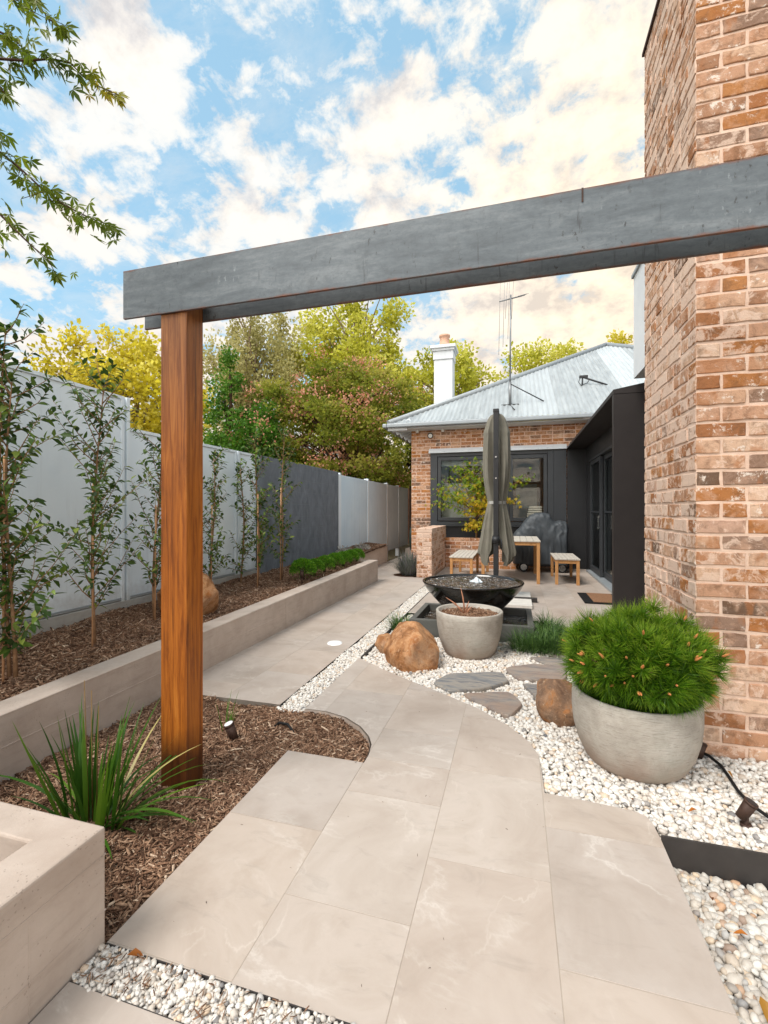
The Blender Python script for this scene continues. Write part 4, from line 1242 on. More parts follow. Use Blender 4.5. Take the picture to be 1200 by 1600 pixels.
# barbecue
t = thing('barbecue', 'barbecue wrapped in a grey vinyl cover against the house window', 'barbecue', (.5, 10.3, 0))
prof_x = [-.05, .02, .10, .18, .28, .42, .58, .68, .75, .82, .92, 1.02, 1.06]
prof_z = [.76, .86, .93, 1.06, 1.19, 1.24, 1.245, 1.22, 1.12, 1.06, 1.08, 1.06, .98]
V = []; F = []; NX, NS = 90, 60
for i in range(NX + 1):
    x = -.05 + 1.11 * i / NX
    zt = np.interp(x, prof_x, prof_z)
    e = max(0.0, 1 - min(x + .05, 1.06 - x) / .07); e = math.sqrt(max(0, 1 - e * e))
    for k in range(NS + 1):
        a = -1.0 + 2.0 * k / NS      # -1 front hem .. 1 back hem
        hw = .30 * (.3 + .7 * e)
        th = a * math.pi / 2
        yy = 10.27 + hw * np.sign(math.sin(th)) * abs(math.sin(th)) ** .38
        zz_ = .17 + (zt - .17) * abs(math.cos(th)) ** (.40)
        zz_ = max(zz_, .17)
        dn = min(1.0, max(0.0, (zt - zz_) / (zt - .17)))
        fold = (.010 + .042 * dn) * mnoise.noise(Vector((x * 6 + 2.2 * zz_, zz_ * 2.5, 1.5 + (3 if a > 0 else 0)))) + .013 * mnoise.noise(Vector((x * 15 + 5 * zz_, zz_ * 6, 4.2))) + .004 * mnoise.noise(Vector((x * 30, zz_ * 16, 7)))
        sag = .018 * math.sin(9 * zz_ + 5 * mnoise.noise(Vector((x * 2.2, zz_, 3)))) * (1 - abs(2 * dn - 1))
        cr = 1 - abs(mnoise.noise(Vector((x * 4.2 + 2.6 * zz_, zz_ * 3.4 - 1.7 * x, 5.5 + (4 if a > 0 else 0))))) * 5
        dd = fold + sag + .022 * max(0.0, cr) * (.4 + dn)
        V.append((x + .02 * mnoise.noise(Vector((zz_ * 5, x, 2))), yy + (-1 if a < 0 else 1) * dd, zz_ + dd * .35))
for i in range(NX):
    for k in range(NS):
        b = i * (NS + 1) + k; F.append((b, b + 1, b + NS + 2, b + NS + 1))
cv = np_mesh('cover', np.array(V), np.array(F), MP['bbqcover'], t, np.zeros(len(F)), True)
for i in (0, NX):
    capm = MB(); capm.add([V[i * (NS + 1) + k] for k in range(NS + 1)], [tuple(range(NS + 1))])
    capm.build('cover_end', MP['bbqcover'], t)
mb = MB(); mb.box((.1, 10.05, .12), (.98, 10.5, .30)); mb.box((.1, 10.1, .04), (.16, 10.16, .12)); mb.build('cart_base', MP['black'], t, bevel=.01)
for xx in (.17, .93):
    m2 = MB(); pts = []
    m2.tube([(xx, 10.02, .10), (xx, 10.06, .10)], .095, 24); wl = m2.build('wheel', MP['rubber'], t)
    m2 = MB(); m2.tube([(xx, 10.012, .10), (xx, 10.019, .10)], .066, 20); m2.build('hub_cap', MP['chrome'], wl)

# umbrella
ux, uy = -.262, 6.75
t = thing('patio_umbrella', 'tall closed grey garden umbrella strapped to its dark pole', 'umbrella', (ux, uy, 0))
prof = [(2.70, .035, .045), (2.68, .06, .085), (2.62, .09, .115), (2.52, .115, .146), (2.42, .135, .165), (2.3, .15, .172), (2.1, .15, .178), (1.9, .15, .176), (1.73, .14, .165), (1.55, .115, .142), (1.43, .10, .122), (1.41, .098, .118), (1.39, .10, .12), (1.25, .12, .15), (1.1, .135, .178), (.9, .15, .21), (.69, .165, .248), (.55, .16, .225), (.47, .15, .17)]
pz = np.array([p[0] for p in prof])[::-1]; pa = np.array([p[1] for p in prof])[::-1]; pb = np.array([p[2] for p in prof])[::-1]
NA, NZ = 144, 110; V = []; F = []
for i in range(NZ + 1):
    f_ = i / NZ
    for k in range(NA):
        an = 2 * math.pi * k / NA
        # hem: long points left and right, short in front and behind
        side = abs(math.cos(an)); front = max(0.0, -math.sin(an))
        hem = .50 + .62 * max(0, 1 - side * 1.55) * (1 if math.sin(an) < 0 else .5) + .16 * max(0, side - .82) / .18
        z = 2.70 + (hem - 2.70) * f_
        amp = np.interp(z, [.45, .7, 1.2, 1.41, 1.7, 2.3, 2.6, 2.7], [.46, .42, .34, .14, .36, .38, .24, .05])
        fold = 1 + amp * (.6 * math.cos(8 * an + 1.2 * math.sin(z * 1.7)) + .5 * mnoise.noise(Vector((math.cos(an) * 2.6, math.sin(an) * 2.6, z * .8))) + .4 * math.cos(15 * an + z))
        if z > 2.3: pass
        fold = max(fold, .55); rx = np.interp(z, pz, pb) * min(fold, 1.12); ry = np.interp(z, pz, pa) * fold
        vent = .007 if 2.40 < z < 2.47 else 0.0
        V.append((ux + .003 + (rx + vent) * math.cos(an), uy + .075 + (ry + vent) * math.sin(an), z))
for i in range(NZ):
    for k in range(NA): F.append((i * NA + k, (i + 1) * NA + k, (i + 1) * NA + (k + 1) % NA, i * NA + (k + 1) % NA))
np_mesh('canopy', np.array(V), np.array(F), MP['cloth'], t, np.zeros(len(F)), True)
mb = MB(); n = 40
pts = [(ux + .003 + .128 * math.cos(a), uy + .075 + .112 * math.sin(a)) for a in np.linspace(0, 2 * math.pi, n, endpoint=False)]
V = [(p[0], p[1], z_) for z_ in (1.385, 1.43) for p in pts]; mb.add(V, [(k, (k + 1) % n, n + (k + 1) % n, n + k) for k in range(n)], 0, True); mb.build('strap', MP['strap'], t)
mb = MB(); mb.box((ux - .036, uy - .135, .045), (ux + .036, uy - .075, 2.70)); mb.build('pole', MP['black'], t, bevel=.006)
mb = MB(); mb.box((ux - .04, uy - .14, 2.685), (ux + .042, uy + .07, 2.735)); mb.build('top_bracket', MP['black'], t, bevel=.008)
mb = MB(); mb.tube([(ux - .05, uy - .14, .88), (ux + .05, uy - .14, .88)], .05, 16); mb.tube([(ux + .05, uy - .15, .88), (ux + .075, uy - .17, .88), (ux + .08, uy - .18, .77)], .012, 8); mb.build('crank', MP['black'], t)
for zz_ in (2.05, 1.75):
    m2 = MB(); m2.tube([(ux, uy - .1355, zz_), (ux, uy - .142, zz_)], .011, 10); m2.build('bolt', MP['chrome'], t)
mb = MB(); mb.box((ux - .56, uy - .03, .001), (ux + .56, uy + .06, .058)); mb.box((ux - .045, uy - .56, .001), (ux + .045, uy - .031, .057)); mb.box((ux - .045, uy + .061, .001), (ux + .045, uy + .56, .057)); mb.build('base_frame', MP['edge'], t, bevel=.004)
for sx in (-1, 1):
    for (ya, yb) in ((-.50, -.036), (.066, .53)):
        xa, xb_ = (.05, .48) if sx > 0 else (-.48, -.05)
        m2 = MB(); m2.box((ux + xa, uy + ya, .002), (ux + xb_, uy + yb, .05)); m2.build('base_slab', MP['slab'], t, bevel=.006)

# ------------------------------------------------------------------ water feature
t = thing('water_basin', 'square grey metal water basin set in the pebbles', 'water basin', (-.45, 5.1, 0))
bx0, bx1, by0, by1, bz, th = -1.075, .18, 4.70, 5.58, .15, .06
mb = MB()
mb.box((bx0, by0, -.12), (bx1, by0 + th, bz)); mb.box((bx0, by1 - th, -.12), (bx1, by1, bz)); mb.box((bx0, by0 + th + .0005, -.12), (bx0 + th, by1 - th - .0005, bz - .0005)); mb.box((bx1 - th, by0 + th + .0005, -.12), (bx1, by1 - th - .0005, bz - .0005))
mb.build('rim', MP['basin'], t, bevel=.004)
mb = MB(); mb.box((bx0 + th, by0 + th, -.11), (bx1 - th, by1 - th, -.06)); mb.build('basin_floor', MP['black'], t)
mb = MB(); mb.add([(bx0 + th, by0 + th, .07), (bx1 - th, by0 + th, .07), (bx1 - th, by1 - th, .07), (bx0 + th, by1 - th, .07)], [(0, 1, 2, 3)]); mb.build('water', MP['water'], t)
bcx, bcy = -.46, 5.16
t = thing('water_bowl', 'wide glossy black water bowl bubbling over its square basin', 'water bowl', (bcx, bcy, .08))
pr_ = [(.001, .085), (.12, .085), (.16, .10), (.26, .17), (.36, .255), (.45, .35), (.515, .43), (.548, .49), (.556, .505), (.552, .513), (.535, .513), (.524, .503), (.50, .455), (.42, .36), (.001, .30)]
mb = MB(); mb.lathe(pr_, (bcx, bcy, 0), 96); mb.build('bowl', MP['bowl'], t)
nr = 44; V = [(bcx, bcy, .494)]; na = 96
for i in range(1, nr + 1):
    for k in range(na):
        a = 2 * math.pi * k / na; r_ = .521 * i / nr
        z = .490 + .006 * math.sin(r_ * 120) * math.exp(-r_ * 5) + .006 * mnoise.noise(Vector((r_ * math.cos(a) * 18, r_ * math.sin(a) * 18, 0)))
        V.append((bcx + r_ * math.cos(a), bcy + r_ * math.sin(a), z))
F = [(0, 0, 1 + k, 1 + (k + 1) % na) for k in range(na)]
F4 = [(1 + (i - 1) * na + k, 1 + i * na + k, 1 + i * na + (k + 1) % na, 1 + (i - 1) * na + (k + 1) % na) for i in range(1, nr) for k in range(na)]
mb = MB(); mb.add(V, [(0, 1 + k, 1 + (k + 1) % na) for k in range(na)] + F4, 0, True); mb.build('water', MP['water'], t)
iv, iff = ico(3)
mb = MB(); 
for (jx, jy, jr, jh) in ((0, 0, .034, .052), (.03, .015, .026, .03), (-.034, -.01, .028, .026), (.01, -.03, .026, .022), (-.01, .035, .03, .03), (.055, -.01, .016, .014), (-.06, .01, .018, .012)):
    mb.add([(bcx + .04 + jx + p[0] * jr * (1 + .3 * mnoise.noise(Vector(p) * 3)), bcy + .05 + jy + p[1] * jr, .49 + max(p[2], -.2) * jh * (1 + .5 * mnoise.noise(Vector(p) * 4))) for p in iv], [tuple(f) for f in iff], 0, True)
mb.build('bubbling_jet', plain('foam_water', S(214, 224, 230), .12, .6), t)

# ------------------------------------------------------------------ pots
def pot(name, label, cx, cy, prof_, z0=-.03):
    tt = thing(name, label, 'plant pot', (cx, cy, z0))
    m_ = MB(); m_.lathe(prof_, (cx, cy, z0), 72); m_.build('pot', MP['pot'], tt)
    return tt


p_small = pot('plant_pot', 'round weathered cement pot with bare soil and a few dry stems beside the water bowl', -.408, 4.25,
              [(.001, 0), (.19, 0), (.215, .012), (.245, .07), (.275, .16), (.293, .26), (.302, .36), (.304, .405), (.298, .412), (.284, .412), (.276, .402), (.27, .36), (.001, .355)])
m_ = MB(); m_.lathe([(.001, .375), (.15, .372), (.272, .368)], (-.408, 4.25, -.03), 40); m_.build('potting_soil', mat_soil('dry_potting_soil', (138, 104, 80)), p_small)
n = 900; a = RNG.uniform(0, 6.28, n); q = .265 * np.sqrt(RNG.random(n))
o = scatter('potting_mulch', CHIP, CHF, np.stack([-.408 + q * np.cos(a), 4.25 + q * np.sin(a), np.full(n, .348)], 1), euler_mats(RNG.normal(0, .4, n), RNG.normal(0, .4, n), RNG.uniform(0, 6.3, n)), .03 * np.clip(RNG.lognormal(0, .3, n), .4, 2), MP['mulch'], p_small); o['kind'] = 'stuff'
t = thing('dry_plant', 'few dry reddish stems sticking up from the small cement pot', 'plant', (-.46, 4.28, .34))
mb = MB()
for dx_, dz_, bx in ((-.16, .14, -.47), (-.04, .24, -.45), (.03, .12, -.44), (-.11, .09, -.46), (-.02, .15, -.45), (.05, .07, -.43)):
    p0 = Vector((bx, 4.27, .34)); p1 = p0 + Vector((dx_ * .4, 0, dz_ * .6)); p2 = p0 + Vector((dx_, .01, dz_))
    mb.tube([p0, p1, p2], [.006, .007, .001], 5)
mb.build('stems', plain('dry_stem', S(172, 122, 96), .8, .1, 0, .2, 40), t)

PX, PY = .602, 2.672
p_big = pot('plant_pot', 'large round cement pot planted with the bushy pine', PX, PY,
            [(.001, 0), (.185, 0), (.21, .012), (.242, .05), (.275, .12), (.296, .20), (.304, .28), (.304, .35), (.300, .385), (.294, .392), (.280, .390), (.274, .38), (.268, .34), (.001, .335)], -.04)
m_ = MB(); m_.lathe([(.001, .350), (.272, .345)], (PX, PY, -.04), 40); m_.build('potting_soil', MP['soil'], p_big)

# mugo pine
t = thing('dwarf_pine', 'dense round dwarf pine with orange buds growing in the large pot', 'pine shrub', (PX, PY, .31))


def needle_protos(nvar, nn):
    out = []
    for v_ in range(nvar):
        V_ = []
        for k in range(nn):
            th_ = R(10) + R(80) * RNG.random() ** .62; ph = RNG.uniform(0, 6.28)
            d_ = np.array([math.sin(th_) * math.cos(ph), math.sin(th_) * math.sin(ph), math.cos(th_)])
            L = RNG.uniform(.75, 1.1); o_ = np.array([0, 0, RNG.uniform(-.30, .04)])
            sd_ = np.cross(d_, RNG.normal(size=3)); sd_ /= np.linalg.norm(sd_); sd_ *= .0125
            m1 = o_ + d_ * L * .6; tip = o_ + d_ * L + np.array([0, 0, .12]) * L
            V_ += [o_ - sd_, o_ + sd_, m1 + sd_, m1 - sd_, tip]
        out.append(np.array(V_))
    F_ = []
    for k in range(nn):
        b = 5 * k; F_ += [(b, b + 1, b + 2), (b, b + 2, b + 3), (b + 3, b + 2, b + 4)]
    return out, F_


NP, NF = needle_protos(5, 120)
c0 = np.array([PX + .008, PY - .055, .505])
pos = []; dirs = []; sc_ = []; buds = []; tv = []
NT_ = 185
for k in range(NT_):
    i = k + .5
    zc = 1 - 1.62 * i / NT_; ph = math.pi * (1 + 5 ** .5) * i
    rr_ = math.sqrt(max(0, 1 - zc * zc)); dv = np.array([rr_ * math.cos(ph), rr_ * math.sin(ph), zc])
    lump = 1 + .20 * mnoise.noise(Vector(dv * 1.7 + 5)) + .10 * mnoise.noise(Vector(dv * 4 + 3))
    rad = np.array([.372, .352, .308 if zc > 0 else .21]) * lump
    p = c0 + dv * rad * RNG.uniform(.90, 1.04) - dv * .055
    if p[0] > .925 and p[1] > 2.79: continue
    if p[2] < .36: p[2] = .36 + RNG.uniform(0, .02)
    nv_ = dv / rad; nv_ /= np.linalg.norm(nv_)
    nv_ = nv_ + np.array([0, 0, .22]) + RNG.normal(0, .10, 3); dirs.append(nv_); sc_.append(RNG.uniform(.070, .092)); pos.append(p)
    tv.append(np.clip(.52 + .24 * zc + RNG.normal(0, .12), 0, 1))  # lighter on top, darker below: light and shade put into the colour
    buds.append((p, nv_, dv))
for k in range(300):
    dv = RNG.normal(size=3); dv[2] = abs(dv[2]) * .8 - .2; dv /= np.linalg.norm(dv)
    p = c0 + dv * np.array([.36, .34, .28]) * RNG.uniform(.45, .78)
    p[2] = max(p[2], .35)
    pos.append(p); dirs.append(dv + RNG.normal(0, .4, 3) + np.array([0, 0, .3])); sc_.append(.066); tv.append(.12)  # inner tufts darkest, shade of the gaps put into their colour
for k in range(70):
    an = 2 * math.pi * k / 70; q = RNG.uniform(.18, .255); p = np.array([PX + q * math.cos(an), PY + q * math.sin(an), .335 + RNG.uniform(0, .03)])
    pos.append(p); dirs.append(np.array([math.cos(an), math.sin(an), .35]) + RNG.normal(0, .25, 3)); sc_.append(.062); tv.append(.3)
pos = np.array(pos); dirs = np.array(dirs)
v, f, _ = scatter_arrays(NP, NF, pos, frames(dirs, RNG.uniform(0, 6.28, len(pos))), np.array(sc_), np.array(tv))
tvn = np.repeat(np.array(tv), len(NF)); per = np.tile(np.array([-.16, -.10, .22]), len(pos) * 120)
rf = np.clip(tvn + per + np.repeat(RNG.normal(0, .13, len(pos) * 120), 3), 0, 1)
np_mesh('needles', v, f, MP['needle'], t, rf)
mb = MB(); mb.tube([(PX, PY, .29), (PX + .01, PY, .40), (PX, PY - .01, .62)], [.03, .028, .012], 8)
for k in range(26):
    dv = Vector(RNG.normal(size=3)); dv.z = abs(dv.z) * .7 + .1; dv.normalize()
    e = Vector((c0[0] + dv.x * .32, c0[1] + dv.y * .3, c0[2] + dv.z * .22)); mb.tube([(PX, PY, .40), (Vector((PX, PY, .42)) + e) / 2 + Vector((0, 0, -.02)), e], [.012, .009, .004], 5)
mb.build('branches', MP['barkdark'], t)
cand = [b for b in buds if b[2][1] < .1 and b[2][2] > -.5 and b[2][2] < .8]
random.Random(4).shuffle(cand)
for (p, nv_, dv) in cand[:34]:
    nv_ = Vector(nv_).normalized(); m2 = MB(); p = Vector(p) + nv_ * .016
    for k in range(3 if random.random() < .5 else 1):
        j = Vector((random.uniform(-.006, .006), random.uniform(-.006, .006), random.uniform(-.003, .006)))
        m2.tube([p + j, p + j + nv_ * .009, p + j * 1.6 + nv_ * .02, p + j * 1.8 + nv_ * .029], [.003, .006, .0045, .0008], 6)
    m2.build('bud', MP['bud'], t)

# ------------------------------------------------------------------ rocks
_v5, _f5 = ico(5)


def boulder(name, label, c, rad, mat, seed, planes=13, rough=.035, flat=.75, group='garden boulders', sub=None, rotz=0.0):
    rs = np.random.default_rng(seed); v = _v5.copy()
    N = rs.normal(size=(planes, 3)); N /= np.linalg.norm(N, axis=1, keepdims=True); H_ = rs.uniform(.60, .90, planes)
    N = np.concatenate([N, [[0, 0, 1]]]); H_ = np.append(H_, flat)
    dt = v @ N.T
    rr_ = np.min(np.where(dt > .05, H_ / np.maximum(dt, .05), 9), axis=1)
    rr_ = np.minimum(rr_, 1.0)
    out = []
    for i in range(len(v)):
        p = Vector(v[i]); q = rr_[i] * (1 + rough * mnoise.fractal(p * 1.8 + Vector((seed * 3.1, 0, 0)), 1.0, 2.1, 6) + .03 * mnoise.noise(p * 7 + Vector((seed, 1, 2))))
        out.append((p.x * q * rad[0], p.y * q * rad[1], p.z * q * rad[2]))
    m_ = MB(); m_.add(out, [tuple(f) for f in _f5], 0, True)
    o_ = m_.build(name, mat); o_.location = c; o_.rotation_euler = (0, 0, rotz)
    return tag(o_, label, 'boulder', group)


boulder('boulder', 'large rounded ochre boulder on white pebbles beside the small cement pot', (-.845, 3.86, .05), (.29, .265, .335), MP['rock_ochre'], 3, 13, .035, .84)
boulder('boulder', 'small pinkish rock peeping out behind the large ochre boulder by the pebble strip', (-1.17, 4.08, .04), (.11, .14, .12), MP['rock_ochre'], 8)
boulder('boulder', 'angular brown and rust boulder leaning beside the large pine pot', (.30, 3.13, .07), (.20, .20, .175), MP['rock_brown'], 14, 11, .03, .9)
boulder('boulder', 'tall tan boulder standing in the raised bark bed behind the timber post', (-2.95, 3.60, .43), (.33, .30, .30), MP['rock_ochre'], 21, 13, .035, .95)


def flagstone(pts, label, seed, rv_=.5, z=.012):
    rs = random.Random(seed); c = Vector((sum(p[0] for p in pts) / len(pts), sum(p[1] for p in pts) / len(pts), 0))
    out = []
    n = len(pts)
    for i in range(n):
        a, b = Vector((*pts[i], 0)), Vector((*pts[(i + 1) % n], 0))
        for k in range(6):
            f_ = k / 6; p = a.lerp(b, f_); p += (p - c).normalized() * .012 * mnoise.noise(p * 14 + Vector((seed, 0, 0))); out.append(p)
    # soften the corners
    for _ in range(1): out = [(out[i - 1] + out[i] * 2 + out[(i + 1) % len(out)]) / 4 for i in range(len(out))]
    m_ = MB(); N = len(out); V_ = []
    rings = [(1.0, -.05), (1.0, z - .008), (.975, z), (.8, z + .001), (.5, z + .002), (.2, z + .002)]
    for s_, zz_ in rings:
        for p in out:
            q = c + (p - c) * s_; V_.append((q.x, q.y, zz_ + (.004 * mnoise.noise(q * 6 + Vector((0, 0, seed))) if zz_ > 0 else 0)))
    F_ = [(i * N + k, i * N + (k + 1) % N, (i + 1) * N + (k + 1) % N, (i + 1) * N + k) for i in range(len(rings) - 1) for k in range(N)]
    F_.append(tuple((len(rings) - 1) * N + k for k in range(N)))
    m_.add(V_, F_, rv_, False); o_ = m_.build('flagstone', MP['slate']); retag_origin(o_, (c.x, c.y, 0))
    return tag(o_, label, 'stepping stone', 'slate stepping stones in the pebbles')


flagstone([(-.60, 3.38), (-.50, 3.60), (-.10, 3.745), (-.04, 3.57), (-.21, 3.37), (-.45, 3.25)], 'blue grey banded stepping stone nearest the paving, in front of the small pot', 1, .05)
flagstone([(-.36, 3.23), (-.04, 3.36), (.055, 3.17), (-.035, 2.95), (-.20, 3.08)], 'pinkish brown stepping stone touching the curved paving edge', 2, .95)
flagstone([(-.09, 3.85), (.155, 4.03), (.40, 4.0), (.37, 3.70), (.03, 3.62)], 'wide brown stepping stone in the middle, behind the rust boulder', 3, .8)
flagstone([(.05, 3.53), (.23, 3.58), (.30, 3.36), (.15, 3.29)], 'small grey stepping stone half hidden by the rust boulder', 4, .2)
flagstone([(.10, 4.20), (.48, 4.27), (.56, 4.05), (.30, 4.0)], 'narrow grey stepping stone at the back, beside the grass', 5, .45)


# ------------------------------------------------------------------ grasses
def blades(bases, dirs_, L, wd, curve, seg=5, rndv=None):
    """arching blades: arrays of bases (n,3), horizontal dirs (n,2), lengths, start-steepness"""
    n = len(bases); V_ = []; F_ = []
    for i in range(n):
        b = np.array(bases[i]); d_ = np.array([dirs_[i][0], dirs_[i][1], 0.0]); s_ = np.array([-d_[1], d_[0], 0.0])
        ang = curve[i][0]; p = b.copy(); st = len(V_)
        for k in range(seg + 1):
            f_ = k / seg
            ww = wd[i] * (1 - f_) ** .6 * (.7 + .6 * min(f_ * 3, 1)) if k < seg else wd[i] * .05
            V_ += [p - s_ * ww / 2, p + s_ * ww / 2]
            p = p + (d_ * math.cos(ang) + np.array([0, 0, 1.0]) * math.sin(ang)) * L[i] / seg
            ang -= curve[i][1] / seg
        for k in range(seg): F_.append((st + 2 * k, st + 2 * k + 1, st + 2 * k + 3, st + 2 * k + 2))
    r_ = np.repeat(rndv if rndv is not None else RNG.random(n), seg)
    return np.array(V_), np.array(F_), r_


def tuft(name, label, c, n, L, wd, spread, mat, kind=None, cat='grass', lean=(35, 85), drop=(.3, 1.6), group=None, part='blades', rv=None):
    a = RNG.uniform(0, 6.28, n); q = spread * np.sqrt(RNG.random(n))
    b = np.stack([c[0] + q * np.cos(a), c[1] + q * np.sin(a), np.full(n, c[2])], 1)
    a2 = a + RNG.normal(0, .5, n); d_ = np.stack([np.cos(a2), np.sin(a2)], 1)
    ln = RNG.uniform(*L, n); w1 = RNG.uniform(*wd, n)
    cu = np.stack([np.radians(RNG.uniform(*lean, n)), RNG.uniform(*drop, n)], 1)
    V_, F_, r_ = blades(b, d_, ln, w1, cu, 5, rv)
    if kind == 'arrays': return V_, F_, r_
    tt = thing(name, label, cat, c, group); np_mesh(part, V_, F_, mat, tt, r_, True)
    return tt


tuft('grass_tuft', 'small tuft of dark mondo grass left of the water basin, behind the ochre boulder', (-1.20, 4.85, -.02), 420, (.12, .24), (.003, .006), .11, MP['mondo'], lean=(40, 90))
AV, AF, AR = [], [], []; base = 0
for (gx, gy) in [(.26, 4.62), (.34, 4.80), (.36, 5.02), (.34, 5.25), (.42, 4.55), (.52, 4.66), (.6, 4.5), (.66, 4.72), (.34, 4.42), (.5, 4.42), (.66, 4.36), (.8, 4.5), (.18, 4.42), (.05, 4.46), (.78, 4.8), (.55, 4.9)]:
    V_, F_, r_ = tuft('', '', (gx, gy, -.02), 260, (.16, .30), (.003, .006), .09, None, 'arrays', lean=(40, 90), drop=(.6, 2.0))
    AV.append(V_); AF.append(F_ + base); AR.append(r_); base += len(V_)
o = np_mesh('grass', np.concatenate(AV), np.concatenate(AF), MP['mondo'], None, np.concatenate(AR), True)
tag(o, 'mass of dark mondo grass between the basin and the pine pot', 'grass', kind='stuff')

# strappy lily plant in the near bed
SX, SY = -1.70, 1.50
t = thing('strappy_plant', 'clump of long green strappy leaves growing beside the timber post', 'plant', (SX, SY, -.05))
n = 84; a = RNG.uniform(0, 6.28, n); q = .075 * np.sqrt(RNG.random(n))
b = np.stack([SX + q * np.cos(a) * 1.5, SY + q * np.sin(a), np.full(n, -.05)], 1)
cu = []
ln = []; a2 = a + RNG.normal(0, .35, n)
for i in range(n):
    if i < 52: cu.append((R(RNG.uniform(64, 88)), RNG.uniform(.0, .45))); ln.append(RNG.uniform(.30, .55))
    else: cu.append((R(RNG.uniform(30, 60)), RNG.uniform(.6, 1.7))); ln.append(RNG.uniform(.30, .52))
rv = np.where((np.arange(n) % 9 == 0) & (np.arange(n) > 52), .97, RNG.random(n) * .85)
V_, F_, r_ = blades(b, np.stack([np.cos(a2), np.sin(a2)], 1), np.array(ln), RNG.uniform(.012, .021, n), cu, 8, rv)
extra = [((SX + .03, SY, -.04), (.97, .1), .48, .024, (R(42), 1.25), .55), ((SX + .03, SY - .03, -.04), (.98, .25), .45, .02, (R(34), 1.0), .3), ((SX - .05, SY, -.04), (-.95, -.2), .55, .02, (R(45), .9), .3),
         ((SX + .05, SY + .03, -.04), (.9, .35), .50, .021, (R(56), .15), .5), ((SX + .02, SY + .02, -.04), (.95, -.1), .36, .012, (R(20), .9), .6), ((SX - .05, SY + .03, -.04), (-.8, .5), .42, .014, (R(60), 1.7), .75)]
V2, F2, R2 = blades([e[0] for e in extra], [e[1] for e in extra], [e[2] for e in extra], [e[3] for e in extra], [e[4] for e in extra], 8, np.array([e[5] for e in extra]))
np_mesh('leaves', np.concatenate([V_, V2]), np.concatenate([F_, F2 + len(V_)]), MP['strappy'], t, np.concatenate([r_, R2]), True)
mb = MB()
for (dx_, h) in ((-.10, .56), (-.06, .52), (-.02, .46)):
    mb.tube([(SX + dx_ * .5, SY + .02, -.05), (SX + dx_ * .8, SY + .03, h * .6), (SX + dx_, SY + .04, h)], [.003, .0022, .0015], 5)
mb.build('flower_stalks', plain('dry_stalk', S(120, 96, 60), .8, .1, 0, .25, 50), t)
tuft('lily_seedling', 'tiny upright green shoots in the bark right of the post', (-1.70, 2.38, -.06), 16, (.10, .26), (.004, .009), .05, MP['strappy'], cat='plant', lean=(62, 88), drop=(.1, .6), rv=np.full(16, .6))

# lavender
t = thing('lavender', 'grey green lavender bush at the foot of the brick wall stub', 'lavender bush', (-2.02, 8.85, 0))
V_, F_, r_ = tuft('', '', (-2.03, 8.86, 0), 900, (.28, .55), (.006, .012), .15, None, 'arrays', lean=(38, 90), drop=(-.1, .7))
np_mesh('foliage', V_, F_, MP['lavender'], t, r_)
mb = MB()
o = MB().prism([(-2.3 + .3 * math.cos(a) * 1.0 + .25, 8.86 + .24 * math.sin(a)) for a in np.linspace(0, 6.28, 20, endpoint=False)], -.02, .008).build('soil_patch', MP['soil']); tag(o, kind='structure')

# ------------------------------------------------------------------ leafy plants
def leaf_proto(width=.4, fold=.14, droop=.12, n=1):
    out = []
    for k in range(n):
        wv = width * RNG.uniform(.85, 1.15); dr_ = droop * RNG.uniform(.3, 1.8)
        out.append(np.array([(0, 0, 0), (-wv / 2, .42, fold - dr_ * .2), (0, .45, -dr_ * .2), (wv / 2, .42, fold - dr_ * .2), (0, 1, -dr_), (-wv * .33, .75, fold * .5 - dr_ * .6), (wv * .33, .75, fold * .5 - dr_ * .6)]))
    F_ = [(0, 2, 1), (0, 3, 2), (1, 2, 5), (2, 4, 5), (2, 3, 6), (2, 6, 4)]
    return out, F_


LP, LF = leaf_proto(.46, .10, .22, 5)


def leaf_frames(ydir, n_up):
    y = ydir / np.linalg.norm(ydir, axis=1, keepdims=True)
    x = np.cross(y, n_up); x /= np.maximum(np.linalg.norm(x, axis=1, keepdims=True), 1e-6)
    z = np.cross(x, y)
    return np.stack([x, y, z], axis=2)


